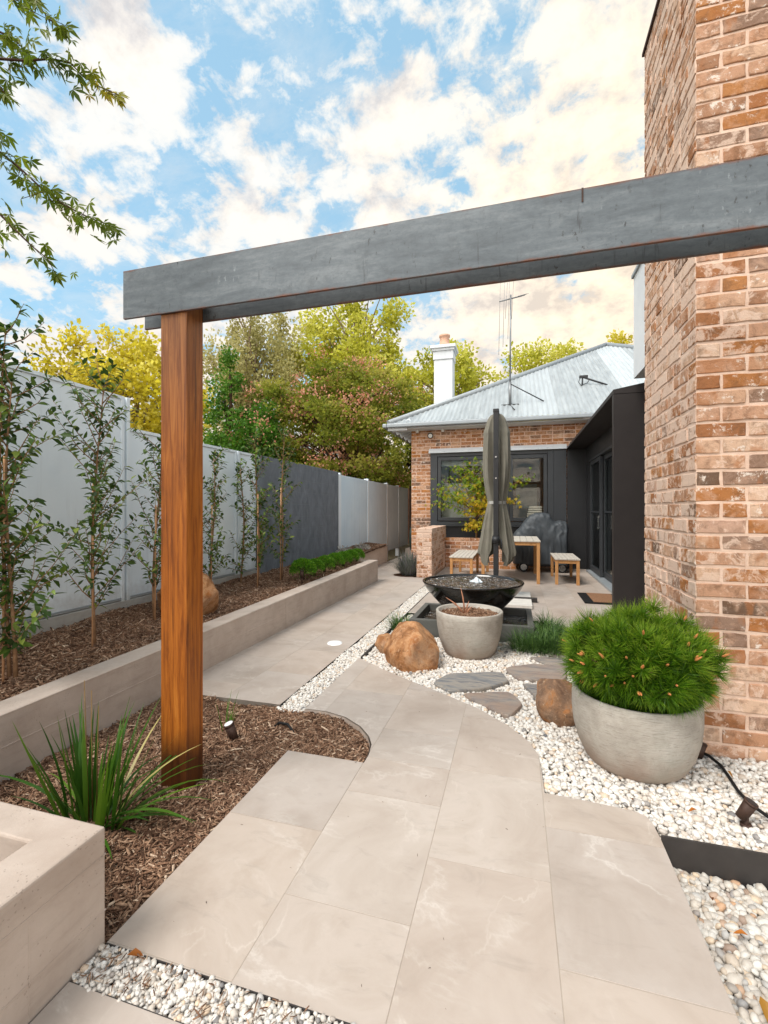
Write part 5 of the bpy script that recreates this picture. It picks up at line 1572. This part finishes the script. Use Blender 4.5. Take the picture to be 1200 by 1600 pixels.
def young_tree(label, base, height, nbr, brl, lf, dens, tilt=0.0, stake=True, twin=False, seed=1, low=.12):
    rs = np.random.default_rng(seed); nbr = int(nbr * 1.2); dens *= 1.3; lf *= 1.06; brl *= 1.08
    tt = thing('young_tree', label, 'young tree', base, 'young trees in the raised bark bed')
    bx, by, bz = base; m_ = MB(); P = []; D = []
    trunks = [(0.0, 1.0)] + ([(.05, .85)] if twin else [])
    for (ox, hs) in trunks:
        hh = height * hs; pts = []
        for k in range(9):
            f_ = k / 8; pts.append(Vector((bx + ox + tilt * f_ + .02 * math.sin(f_ * 5 + seed), by + .02 * math.cos(f_ * 4 + seed), bz - .03 + hh * f_)))
        m_.tube(pts, [.011 * (1 - .8 * k / 8) + .001 for k in range(9)], 6)
        for j in range(nbr // len(trunks)):
            f_ = low + (1 - low) * (j + rs.random()) / (nbr // len(trunks)); f_ = min(f_, .99)
            i_ = int(f_ * 8); p0 = pts[i_].lerp(pts[min(i_ + 1, 8)], f_ * 8 - i_)
            an = rs.uniform(0, 6.28); el = R(rs.uniform(15, 60)); L = brl * rs.uniform(.4, 1.2) * (1.15 - .6 * f_)
            d0 = Vector((math.cos(an) * math.cos(el) * .7, math.sin(an) * math.cos(el), math.sin(el)))
            seg = [p0]; dd = d0.copy()
            for s_ in range(5):
                dd = (dd + Vector((rs.normal(0, .12), rs.normal(0, .12), .08))).normalized(); seg.append(seg[-1] + dd * L / 5)
            m_.tube(seg, [.0045 * (1 - k / 6.5) for k in range(6)], 5)
            nl = max(3, int(L * dens))
            for q in range(nl):
                g_ = (q + .5) / nl * 5; i2 = min(int(g_), 4); p = seg[i2].lerp(seg[i2 + 1], g_ - i2)
                t_ = (seg[i2 + 1] - seg[i2]).normalized(); sd_ = t_.orthogonal(); sd_.rotate(Matrix.Rotation(rs.uniform(0, 6.28), 3, t_))
                v_ = t_ * .7 + sd_ * .9 + Vector((0, 0, -.1)); P.append(p); D.append(v_)
        for q in range(int(8)):
            p = pts[8]; P.append(p); D.append(Vector((rs.normal(), rs.normal(), .9)))
    m_.build('trunk', MP['stem'], tt)
    P = np.array([p[:] for p in P]); D = np.array([p[:] for p in D]); n = len(P)
    up = np.tile([[0, 0, 1.0]], (n, 1)) + rs.normal(0, .35, (n, 3))
    scatter('leaves', LP, LF, P, leaf_frames(D, up), lf * rs.uniform(.65, 1.2, n), MP['camellia'], tt, rs.random(n), False)
    if stake:
        m_ = MB(); m_.tube([(bx + .015, by - .022, bz - .05), (bx + .022, by - .02, bz + height * .62)], .0065, 7); m_.build('stake', MP['stake'], tt)
    return tt


young_tree('bushiest young tree, dense glossy leaves and two stems, at the left edge of the bed', (-2.86, 1.94, .36), 2.02, 66, .46, .062, 46, -.0, True, True, 1, .06)
young_tree('tall staked young tree with open branches, second from the left edge of the bed', (-2.93, 2.58, .37), 1.86, 42, .50, .060, 42, .06, True, False, 2, .12)
young_tree('staked young tree just left of the timber post, third along the bed', (-3.05, 3.30, .38), 1.55, 38, .48, .056, 40, .03, True, False, 3, .14)
young_tree('slender young tree right behind the timber post, leaning at the fence', (-3.26, 4.35, .39), 1.55, 34, .38, .060, 46, .02, True, False, 4, .08)
young_tree('thin sparse young tree in front of the last pale fence panel', (-3.30, 5.0, .39), 1.50, 26, .36, .058, 44, .0, False, False, 5, .08)
young_tree('tall staked young tree before the left edge of the charcoal block wall', (-3.05, 4.95, .39), 1.78, 36, .38, .060, 46, .0, True, False, 6, .1)
young_tree('young tree with a kinked pale stem against the charcoal block wall', (-3.04, 5.50, .39), 1.95, 34, .38, .058, 46, .08, True, False, 7, .1)

# cypress mounds
def mound(base, r_, label, seed):
    tt = thing('clipped_shrub', label, 'shrub', base, 'row of bright green mound shrubs')
    rs = np.random.default_rng(seed); n = 3600
    d_ = rs.normal(size=(n, 3)); d_[:, 2] = np.abs(d_[:, 2]) * 1.1 - .2; d_ /= np.linalg.norm(d_, axis=1, keepdims=True)
    lum = np.array([1 + .08 * mnoise.noise(Vector(q) * 2.5 + Vector((seed, 0, 0))) for q in d_])
    p = np.array(base) + d_ * (r_ * lum * rs.uniform(.80, 1.02, n))[:, None] * np.array([1, 1, .95]) + np.array([0, 0, r_ * .55])
    dd = d_ + rs.normal(0, .5, (n, 3)) + np.array([0, 0, .5])
    scatter('foliage', LP, LF, p, leaf_frames(dd, rs.normal(size=(n, 3))), r_ * .12 * rs.uniform(.7, 1.3, n), MP['cypress'], tt, rs.random(n))
    m_ = MB(); m_.tube([(base[0], base[1], base[2] - .02), (base[0], base[1], base[2] + r_ * .8)], [.02, .01], 6)
    for k in range(7):
        a = k * .9; m_.tube([(base[0], base[1], base[2] + .03), (base[0] + r_ * .6 * math.cos(a), base[1] + r_ * .6 * math.sin(a), base[2] + r_ * .9)], [.01, .004], 5)
    m_.build('stems', MP['barkdark'], tt)


ml = ['nearest and biggest of the bright green mounds on the concrete wall edge', 'second bright green mound along the concrete wall from the near end', 'third bright green mound along the concrete wall', 'middle bright green mound in the row along the concrete wall',
      'third bright green mound from the far end of the row', 'last but one bright green mound before the end of the concrete wall', 'farthest bright green mound at the end of the concrete wall']
for k, (yy, r_) in enumerate(((5.62, .17), (5.98, .145), (6.34, .15), (6.75, .15), (7.12, .145), (7.47, .145), (7.80, .14))):
    mound((-2.76, yy, .385), r_, ml[k], 30 + k)
for (x_, y_, lab) in ((-3.28, 8.5, 'pale silvery leaved plant by the end of the charcoal wall'), (-3.25, 9.5, 'pale silvery leaved plant farthest along the raised bed')):
    tt = thing('silver_plant', lab, 'plant', (x_, y_, .40), 'silvery plants at the end of the bed')
    n = 320; d_ = RNG.normal(size=(n, 3)); d_[:, 2] = np.abs(d_[:, 2]); d_ /= np.linalg.norm(d_, axis=1, keepdims=True)
    p = np.array((x_, y_, .40)) + d_ * RNG.uniform(.04, .17, n)[:, None] * np.array([1.1, 1.5, 1.0])
    scatter('foliage', LP, LF, p, leaf_frames(d_ + RNG.normal(0, .4, (n, 3)), RNG.normal(size=(n, 3))), .05 * RNG.uniform(.6, 1.3, n), MP['dusty'], tt)

# ------------------------------------------------------------------ maple leaves
def maple_protos(nv):
    out = []
    for v_ in range(nv):
        V_ = []
        for k, an in enumerate((-100, -58, -20, 20, 58, 100) if v_ % 2 else (-80, -40, 0, 40, 80)):
            L = (1.0 - abs(an) / 190.0) * RNG.uniform(.85, 1.1); a = R(an + RNG.uniform(-8, 8)); w_ = .115 * L + .025
            d_ = np.array([math.sin(a), math.cos(a), 0]); s_ = np.array([math.cos(a), -math.sin(a), 0]); dr_ = -.25 * L * RNG.uniform(.2, 1.6)
            V_ += [(0, 0, 0), tuple(d_ * L * .5 + s_ * w_ + np.array([0, 0, dr_ * .3 + .03])), tuple(d_ * L + np.array([0, 0, dr_])), tuple(d_ * L * .5 - s_ * w_ + np.array([0, 0, dr_ * .3 + .03]))]
        if v_ % 2 == 0: V_ += [(0, 0, 0)] * 4
        out.append(np.array(V_))
    F_ = [(4 * k + i, 4 * k + j, 4 * k + l) for k in range(6) for (i, j, l) in ((0, 1, 2), (0, 2, 3))]
    return out, F_


MPR, MPF = maple_protos(6)
t = thing('maple_tree', 'maple branches with drooping lobed leaves hanging in at the top left', 'maple tree', (-2.95, .95, .36))
br = [
    [(-2.95, .95, 2.3), (-2.5, 1.15, 2.95), (-2.077, 1.25, 3.104), (-1.945, 1.3, 3.073), (-1.838, 1.32, 3.055), (-1.744, 1.35, 3.065), (-1.683, 1.38, 3.062), (-1.642, 1.4, 3.014), (-1.568, 1.42, 2.967), (-1.51, 1.44, 2.945)],
    [(-2.9, .95, 2.8), (-2.4, 1.1, 3.5), (-2.0, 1.28, 3.48), (-1.877, 1.3, 3.383), (-1.777, 1.3, 3.264), (-1.738, 1.3, 3.215), (-1.696, 1.3, 3.159), (-1.632, 1.3, 3.107)],
    [(-2.5, 1.15, 2.95), (-2.247, 1.4, 3.395), (-2.095, 1.4, 3.323), (-2.021, 1.4, 3.275), (-1.931, 1.4, 3.183)],
    [(-2.95, .95, 1.9), (-2.45, 1.1, 2.72), (-2.006, 1.25, 2.721), (-1.915, 1.28, 2.684), (-1.843, 1.3, 2.624), (-1.784, 1.33, 2.564), (-1.691, 1.36, 2.491), (-1.61, 1.4, 2.451), (-1.551, 1.44, 2.435)],
    [(-2.95, .95, 1.7), (-2.4, 1.15, 2.55), (-2.087, 1.3, 2.564), (-1.945, 1.3, 2.462), (-1.86, 1.3, 2.384), (-1.804, 1.32, 2.325), (-1.748, 1.34, 2.277), (-1.731, 1.36, 2.222)],
    [(-2.4, 1.1, 2.9), (-2.087, 1.3, 3.05), (-1.965, 1.3, 2.99), (-1.92, 1.3, 2.93)],
    [(-2.45, 1.1, 2.72), (-2.1, 1.22, 2.86), (-1.96, 1.28, 2.80)],
]
mb = MB(); mb.tube([(-2.95, .95, .3), (-2.97, .95, 1.2), (-2.95, .95, 2.0), (-2.9, .95, 2.9), (-2.85, .9, 3.6)], [.05, .045, .038, .028, .015], 10)
P = []; D = []; SZ = []; RV = []
for bi, b in enumerate(br):
    b = [Vector(q) for q in b]
    mb.tube(b, [max(.0014, .0075 * (1 - k / len(b))) for k in range(len(b))], 5)
    for i in range(1, len(b) - 1):
        a_, c_ = b[i], b[i + 1]; L = (c_ - a_).length
        if a_.x < -2.3: continue
        dens = 120 if bi != 4 else 55
        for q in range(max(2, int(L * dens))):
            p = a_.lerp(c_, random.random()); tw = Vector((random.gauss(0, .035), random.gauss(0, .035), random.gauss(-.008, .022)))
            if random.random() < .3: mb.tube([p, p + tw], .0011, 4, caps=False)
            P.append((p + tw)[:]); D.append(((c_ - a_).normalized() * .6 + Vector((random.gauss(0, .6), random.gauss(0, .5), random.uniform(-1.3, -.2))))[:])
            SZ.append(random.uniform(.034, .064)); RV.append(min(1, random.random() * .55 + (.45 if i >= len(b) - 3 and bi in (0,) else .0)))
    for q in range(3): P.append(b[-1][:]); D.append((random.gauss(.4, .5), random.gauss(0, .4), random.uniform(-1.0, -.2))); SZ.append(.05); RV.append(.8 if bi == 0 else .4)
mb.build('trunk', MP['barkdark'], t)
n = len(P)
scatter('leaves', MPR, MPF, np.array(P), leaf_frames(np.array(D), RNG.normal(0, .5, (n, 3)) + np.array([[.2, -.6, .6]])), np.array(SZ), MP['maple'], t, np.array(RV))

# little maple in the brick planter
t = thing('small_maple', 'small yellow green maple growing in the brick planter before the window', 'small tree', (-.86, 10.62, .55))
mb = MB(); pts = [Vector((-.86, 10.62, .5)), Vector((-.85, 10.6, .85)), Vector((-.87, 10.58, 1.1))]
mb.tube(pts, [.028, .024, .018], 8)
rs = np.random.default_rng(77); P = []; D = []; RV = []
ends = [(-1.75, 10.45, 1.75), (-1.85, 10.4, 1.45), (-1.6, 10.35, 2.0), (-1.3, 10.3, 2.25), (-1.15, 10.5, 2.4), (-.9, 10.35, 2.45), (-.7, 10.4, 2.3), (-.4, 10.3, 2.2), (-.1, 10.25, 1.95), (.28, 10.2, 2.05), (.05, 10.2, 1.55), (-.35, 10.2, 1.7), (-1.2, 10.2, 1.6), (-.9, 10.2, 1.9), (-.75, 10.2, 1.5), (-1.45, 10.2, 1.65), (-.6, 10.3, 1.25), (-1.05, 10.3, 1.25), (-.95, 10.3, .95), (-.78, 10.35, 1.0), (-.5, 10.25, 1.5), (-1.0, 10.25, 2.15)]
for e in ends:
    e = Vector(e); p0 = Vector((-.86, 10.58, min(1.25, e.z - .1) * .95)); mid = p0.lerp(e, .5) + Vector((0, 0, .08))
    pp = [p0, p0.lerp(mid, .5) + Vector((rs.normal(0, .02), 0, .02)), mid, mid.lerp(e, .5), e]; mb.tube(pp, [.011, .009, .007, .005, .002], 5)
    for q in range(62):
        g_ = 1.2 + 2.8 * rs.random() ** .7; i2 = min(int(g_), 3); p = pp[i2].lerp(pp[i2 + 1], g_ - i2) + Vector((rs.normal(0, .10), rs.normal(0, .09), rs.normal(0, .055)))
        P.append(p[:]); D.append((rs.normal(0, .7), rs.normal(-.3, .6), rs.normal(-.5, .4))); RV.append(np.clip(rs.normal(.75 if (p.x > -1.15 and p.z < 1.6) or rs.random() < .2 else .3, .2), 0, 1))
mb.build('trunk', MP['stem'], t); n = len(P)
scatter('leaves', MPR, MPF, np.array(P), leaf_frames(np.array(D), RNG.normal(0, .6, (n, 3)) + np.array([[0, -.5, .7]])), RNG.uniform(.055, .09, n), MAPLE2, t, np.array(RV))

# ------------------------------------------------------------------ trees beyond the fence
QP = [np.array([(0, 0, 0), (.38 * k, .5, .12 * j), (0, 1, -.12), (-.38 * k, .5, .12 * j)]) for k, j in ((1, 1), (.8, -1), (1.15, .4), (.95, 0))]
QF = [(0, 1, 2, 3)]


def crown_tree(name, label, base, c, rad, nclump, nleaf, leaf, mat, seed, clump_r=.28, bark='bark', trunk_r=.16, droop=0.0, stretch=(1, 1, 1), shape=None, limb=True, up=.25, accents=None, hollow=.35):
    rs = np.random.default_rng(seed)
    tt = thing(name, label, 'tree', base, 'trees beyond the fence')
    C_ = np.array(c, float); rad = np.array(rad, float); cl = []
    while len(cl) < nclump:
        d_ = rs.normal(size=3); d_ /= np.linalg.norm(d_); q = hollow + (1 - hollow) * rs.random() ** .45
        lum = 1 + .28 * mnoise.noise(Vector(d_) * 1.7 + Vector((seed * 1.3, 0, 0)))
        p = d_ * q * lum
        if shape == 'cone' and abs(p[0]) + abs(p[1]) > (1.05 - p[2]) * .75: continue
        if p[2] < -.85: continue
        cl.append(C_ + p * rad)
    cl = np.array(cl)
    m_ = MB(); top = C_ + np.array([0, 0, rad[2] * .35]); b_ = Vector(base); tv = Vector(top)
    tr_ = [b_.lerp(tv, k / 6) + Vector((rs.normal(0, .12), rs.normal(0, .12), 0)) * (k > 0) for k in range(7)]
    m_.tube(tr_, [trunk_r * (1 - .8 * k / 6) for k in range(7)], 8)
    for i in range(0, len(cl), 2 if limb else 5):
        e = Vector(cl[i]); k = min(5, max(1, int(6 * max(0, (e.z - b_.z - rad[2] * .5)) / max(.1, tv.z - b_.z)))); s_ = tr_[k]
        mid = s_.lerp(e, .5) + Vector((rs.normal(0, .1), rs.normal(0, .1), .12 * (e - s_).length))
        m_.tube([s_, s_.lerp(mid, .6), mid, mid.lerp(e, .5) + Vector((0, 0, .04)), e], [trunk_r * .46, trunk_r * .37, trunk_r * .28, trunk_r * .17, trunk_r * .06], 5)
    m_.build('trunk', MP[bark], tt)
    per = nleaf // nclump; n = per * nclump
    cen = np.repeat(cl, per, axis=0); rr_ = np.repeat(rs.uniform(.65, 1.35, nclump), per)
    mr = float(rad.mean()) * clump_r
    off = rs.normal(size=(n, 3)); off /= np.linalg.norm(off, axis=1, keepdims=True); off *= (rs.random(n) ** .5)[:, None] * (rr_ * mr)[:, None] * np.array(stretch)
    P_ = cen + off; P_[:, 2] -= droop * np.abs(off[:, 0])
    D_ = off / mr + rs.normal(0, .8, (n, 3)) + np.array([0, 0, up - droop])
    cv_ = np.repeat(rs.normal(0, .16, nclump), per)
    # leaves are paler towards a clump's top
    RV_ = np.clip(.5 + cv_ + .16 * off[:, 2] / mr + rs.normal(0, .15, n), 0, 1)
    scatter('crown', QP, QF, P_, leaf_frames(D_, rs.normal(size=(n, 3)) + np.array([0, 0, .7])), leaf * rs.uniform(.6, 1.3, n), mat, tt, RV_)
    if accents:
        am, na_, al = accents
        k = rs.integers(0, nclump, na_); sel = cl[k]
        sel = sel[(sel[:, 1] < C_[1] + .3 * rad[1])]
        n2 = len(sel) * 60; ce = np.repeat(sel + rs.normal(0, .25, sel.shape) + np.array([0, -.25, .18]), 60, axis=0)
        P2 = ce + rs.normal(0, 1, (n2, 3)) * np.array([.20, .2, .14])
        scatter('blossoms', QP, QF, P2, leaf_frames(rs.normal(size=(n2, 3)) + np.array([0, 0, .6]), rs.normal(size=(n2, 3))), al * rs.uniform(.5, 1.2, n2), am, tt, rs.random(n2))
    return tt


YEL = leafy('golden_leaf', [(0, S(160, 146, 30)), (.5, S(214, 198, 56)), (1, S(240, 228, 118))], .6, .6)
YGR = leafy('plane_leaf', [(0, S(146, 150, 40)), (.5, S(204, 202, 76)), (1, S(234, 228, 126))], .62, .6)
KHA = leafy('feathery_leaf', [(0, S(142, 138, 82)), (.5, S(186, 178, 116)), (1, S(216, 208, 156))], .55, .7)
DGR = leafy('myrtle_leaf', [(0, S(80, 98, 26)), (.5, S(138, 144, 48)), (1, S(190, 178, 88))], .55, .55)
IVY = leafy('conifer_leaf', [(0, S(44, 80, 20)), (.5, S(78, 122, 34)), (1, S(116, 156, 56))], .45, .5)
PNK = leafy('myrtle_blossom', [(0, S(196, 124, 96)), (.5, S(218, 154, 126)), (1, S(226, 180, 152))], .4, .7)

crown_tree('golden_tree', 'golden yellow tree above the tallest fence panel, left of the post', (-15.2, 14.4, 0), (-14.9, 14.3, 5.0), (3.6, 2.8, 3.1), 150, 17680, 0.180, YEL, 1, .20, hollow=.2)
crown_tree('golden_tree', 'thin wispy golden treetop at the far left above the fence', (-18.6, 14.6, 0), (-18.4, 14.5, 6.0), (1.5, 1.4, 1.6), 26, 1020, 0.162, YEL, 2, .3, hollow=.3)
crown_tree('conifer_tree', 'narrow dark green tree close behind the fence, right of the post', (-9.1, 13.1, 0), (-9.1, 13.1, 3.4), (1.35, 1.2, 3.2), 120, 24000, .10, IVY, 3, .24, 'barkdark', shape='cone', hollow=.3)
crown_tree('leafy_bush', 'dark green bushy tree low behind the fence, beside the narrow one', (-8.0, 12.6, 0), (-7.9, 12.6, 2.7), (1.1, 1.0, 1.9), 70, 14000, .10, IVY, 4, .3, 'barkdark', hollow=.3)
crown_tree('feathery_tree', 'tall feathery khaki tree with gaps of sky, left of the plane tree', (-12.4, 20.5, 0), (-12.8, 20.5, 8.2), (2.9, 2.0, 4.6), 110, 16320, 0.162, KHA, 5, .24, stretch=(.7, .7, 1.5), droop=.2, hollow=.15, up=.9)
crown_tree('crape_myrtle', 'spreading green tree with dusty pink blossoms behind the dark wall', (-5.0, 14.0, 0), (-5.7, 13.9, 3.75), (3.0, 2.0, 2.35), 190, 40000, .105, DGR, 6, .18, 'barkdark', .13, stretch=(1.3, 1.2, .6), hollow=.2, accents=(PNK, 130, .085))
crown_tree('plane_tree', 'tallest yellow green plane tree rising to the steel beam', (-8.3, 24.5, 0), (-8.7, 24.3, 9.2), (3.9, 3.0, 5.2), 190, 23120, 0.218, YGR, 7, .17, hollow=.15)
crown_tree('plane_tree', 'smaller yellow green tree directly behind the white chimney', (-3.1, 22.4, 0), (-3.2, 22.3, 6.5), (2.2, 2.0, 3.0), 90, 12240, 0.190, YGR, 8, .22, hollow=.2)
crown_tree('plane_tree', 'yellow green tree peeping over the middle of the iron roof', (2.0, 32, 0), (1.8, 32, 8.6), (3.4, 2.4, 4.2), 90, 10200, 0.247, YGR, 9, .2, hollow=.2)
crown_tree('plane_tree', 'yellow green tree peeping over the right end of the iron roof', (7.4, 32.5, 0), (7.2, 32.5, 9.2), (3.0, 2.4, 3.2), 70, 7480, 0.247, YEL, 10, .2, hollow=.2)
crown_tree('plane_tree', 'low yellow green tree just right of the chimney along the roof hip', (-.5, 30, 0), (-.6, 30, 7.0), (2.4, 2.0, 2.6), 70, 7480, 0.228, YEL, 11, .22, hollow=.2)

crown_tree('leafy_bush', 'dark green bush filling the gap between the iron gate and the house corner', (-4.6, 19.6, 0), (-4.5, 19.4, 2.9), (2.1, 1.2, 2.3), 80, 15000, .13, DGR, 14, .26, 'barkdark', hollow=.25)

# ------------------------------------------------------------------ garden lights, cable, odds and ends
def spot(label, base, head_dir, cap, s_=1.0):
    tt = thing('garden_spotlight', label, 'garden light', base, 'garden spotlights')
    b = Vector(base); h = Vector(head_dir).normalized()
    m_ = MB(); m_.tube([b + Vector((0, 0, -.05)), b + Vector((0, 0, .07 * s_))], [.012 * s_, .015 * s_], 10); m_.tube([b + Vector((0, 0, -.005)), b + Vector((0, 0, .012))], .026 * s_, 12); m_.build('stake', MP['patina'], tt)
    c = b + Vector((0, 0, .085 * s_)); m_ = MB(); m_.tube([c - h * .05 * s_, c + h * .045 * s_], [.026 * s_, .031 * s_], 18); m_.tube([c + h * .0455 * s_, c + h * .058 * s_], .033 * s_, 18); m_.build('lamp_head', MP['patina'], tt)
    m_ = MB(); m_.tube([c + h * .059 * s_, c + h * .060 * s_], .027 * s_, 18); m_.build('lens', cap, tt)
    return tt


spot('small dark spotlight with a white lens in the bark right of the timber post', (-1.565, 2.27, -.05), (-.25, -.2, .9), MP['whitecap'], .9)
spot('dark spotlight staked in white pebbles at the right edge of the picture', (.925, 2.245, -.02), (.35, -.1, .75), MP['black'], .78)
spot('rusty spotlight half hidden between the pine pot and the brick wall', (.935, 2.765, -.03), (.3, .2, .8), MP['black'], .75)
spot('tiny black spotlight in the bark bed beside the nearest green mound', (-2.68, 5.42, .39), (0, 0, 1), MP['black'], .8)
spot('black spotlight on the raised bed edge, just left of the timber post', (-2.72, 3.05, .36), (.2, -.3, .8), MP['black'], .9)
mb = MB(); mb.tube([(.935, 2.765, .03), (.97, 2.745, .02), (1.0, 2.68, .008), (.995, 2.58, .006), (.985, 2.46, .008), (.99, 2.36, .012), (1.02, 2.27, .016), (1.07, 2.18, .012), (1.14, 2.12, .008), (1.3, 2.08, .006)], .0075, 8)
t = mb.build('cable', MP['rubber']); retag_origin(t, (1.0, 2.4, 0)); tag(t, 'black cable snaking over the white pebbles by the brick wall', 'cable')
mb = MB(); mb.tube([(-1.44, 2.50, -.05), (-1.40, 2.52, -.012), (-1.33, 2.5, -.005), (-1.27, 2.46, -.03)], .008, 8)
t = mb.build('irrigation_hose', MP['rubber']); retag_origin(t, (-1.35, 2.5, -.03)); tag(t, 'short loop of black irrigation hose poking out of the near bark', 'hose')
t = MB().lathe([(.001, .012), (.055, .012), (.07, .009), (.075, .001)], (-1.69, 4.13, 0), 32).build('drain_cover', MP['whitecap']); retag_origin(t, (-1.69, 4.13, 0)); tag(t, 'small round white cover set in the path paving', 'cover')
t = thing('hose_reel', 'dark garden hose hanging on the side of the house near the gate', 'garden hose', (-2.55, 11.6, .6))
mb = MB()
for k in range(6): mb.tube([(-2.5 - .02 * k, 11.5 + .02 * k + .16 * math.cos(a), .55 + .30 * math.sin(a)) for a in np.linspace(0, 6.28, 24)], .018, 6)
mb.build('hose', plain('green_hose', S(38, 52, 46), .5), t)
mb = MB(); mb.box((-2.52, 11.4, .78), (-2.445, 11.62, .84)); mb.build('hanger', MP['black'], t)

leaves = [((.50, 2.245, .005), .035, 'small orange fallen leaf on the pebbles near the paving corner'), ((.75, 2.25, .006), .04, 'curled green brown fallen leaf on the pebbles left of the spotlight'), ((1.0, 2.62, .01), .03, 'small green fallen leaf beside the black cable'),
          ((.66, 1.86, -.075), .03, 'bright orange fallen leaf on the lower pebbles under the steel edging'), ((.72, 1.73, -.075), .04, 'thin brown fallen leaf on the lower pebbles'), ((.66, 1.52, -.072), .05, 'long pale orange fallen leaf lowest in the lower pebbles'),
          ((-1.08, 1.06, .004), .045, 'dry olive leaf lying at the corner of the front pebble strip')]
for i, (p, s_, lab) in enumerate(leaves):
    pr_, fr_ = leaf_proto(.5, .2, .5, 1)
    v = pr_[0] * s_; a = i * 1.9; v = v @ np.array([[math.cos(a), math.sin(a), 0], [-math.sin(a), math.cos(a), 0], [0, 0, 1]])
    o = np_mesh('fallen_leaf', v, fr_, MP['dryleaf'], None, np.full(len(fr_), (i * .37) % 1)); o.location = (p[0], p[1], p[2] + .008)
    tag(o, lab, 'leaf', 'fallen leaves')

n = 46
x = RNG.uniform(-1.1, .5, n); y = RNG.uniform(1.12, 3.4, n); k = in_poly(x, y, main_poly); x, y = x[k], y[k]; n = len(x)
o = scatter('paving_grit', CHIP, CHF, np.stack([x, y, np.full(n, .002)], 1), euler_mats(RNG.normal(0, .2, n), RNG.normal(0, .2, n), RNG.uniform(0, 6.3, n)), RNG.uniform(.004, .011, n), MP['soil'])
tag(o, kind='stuff')
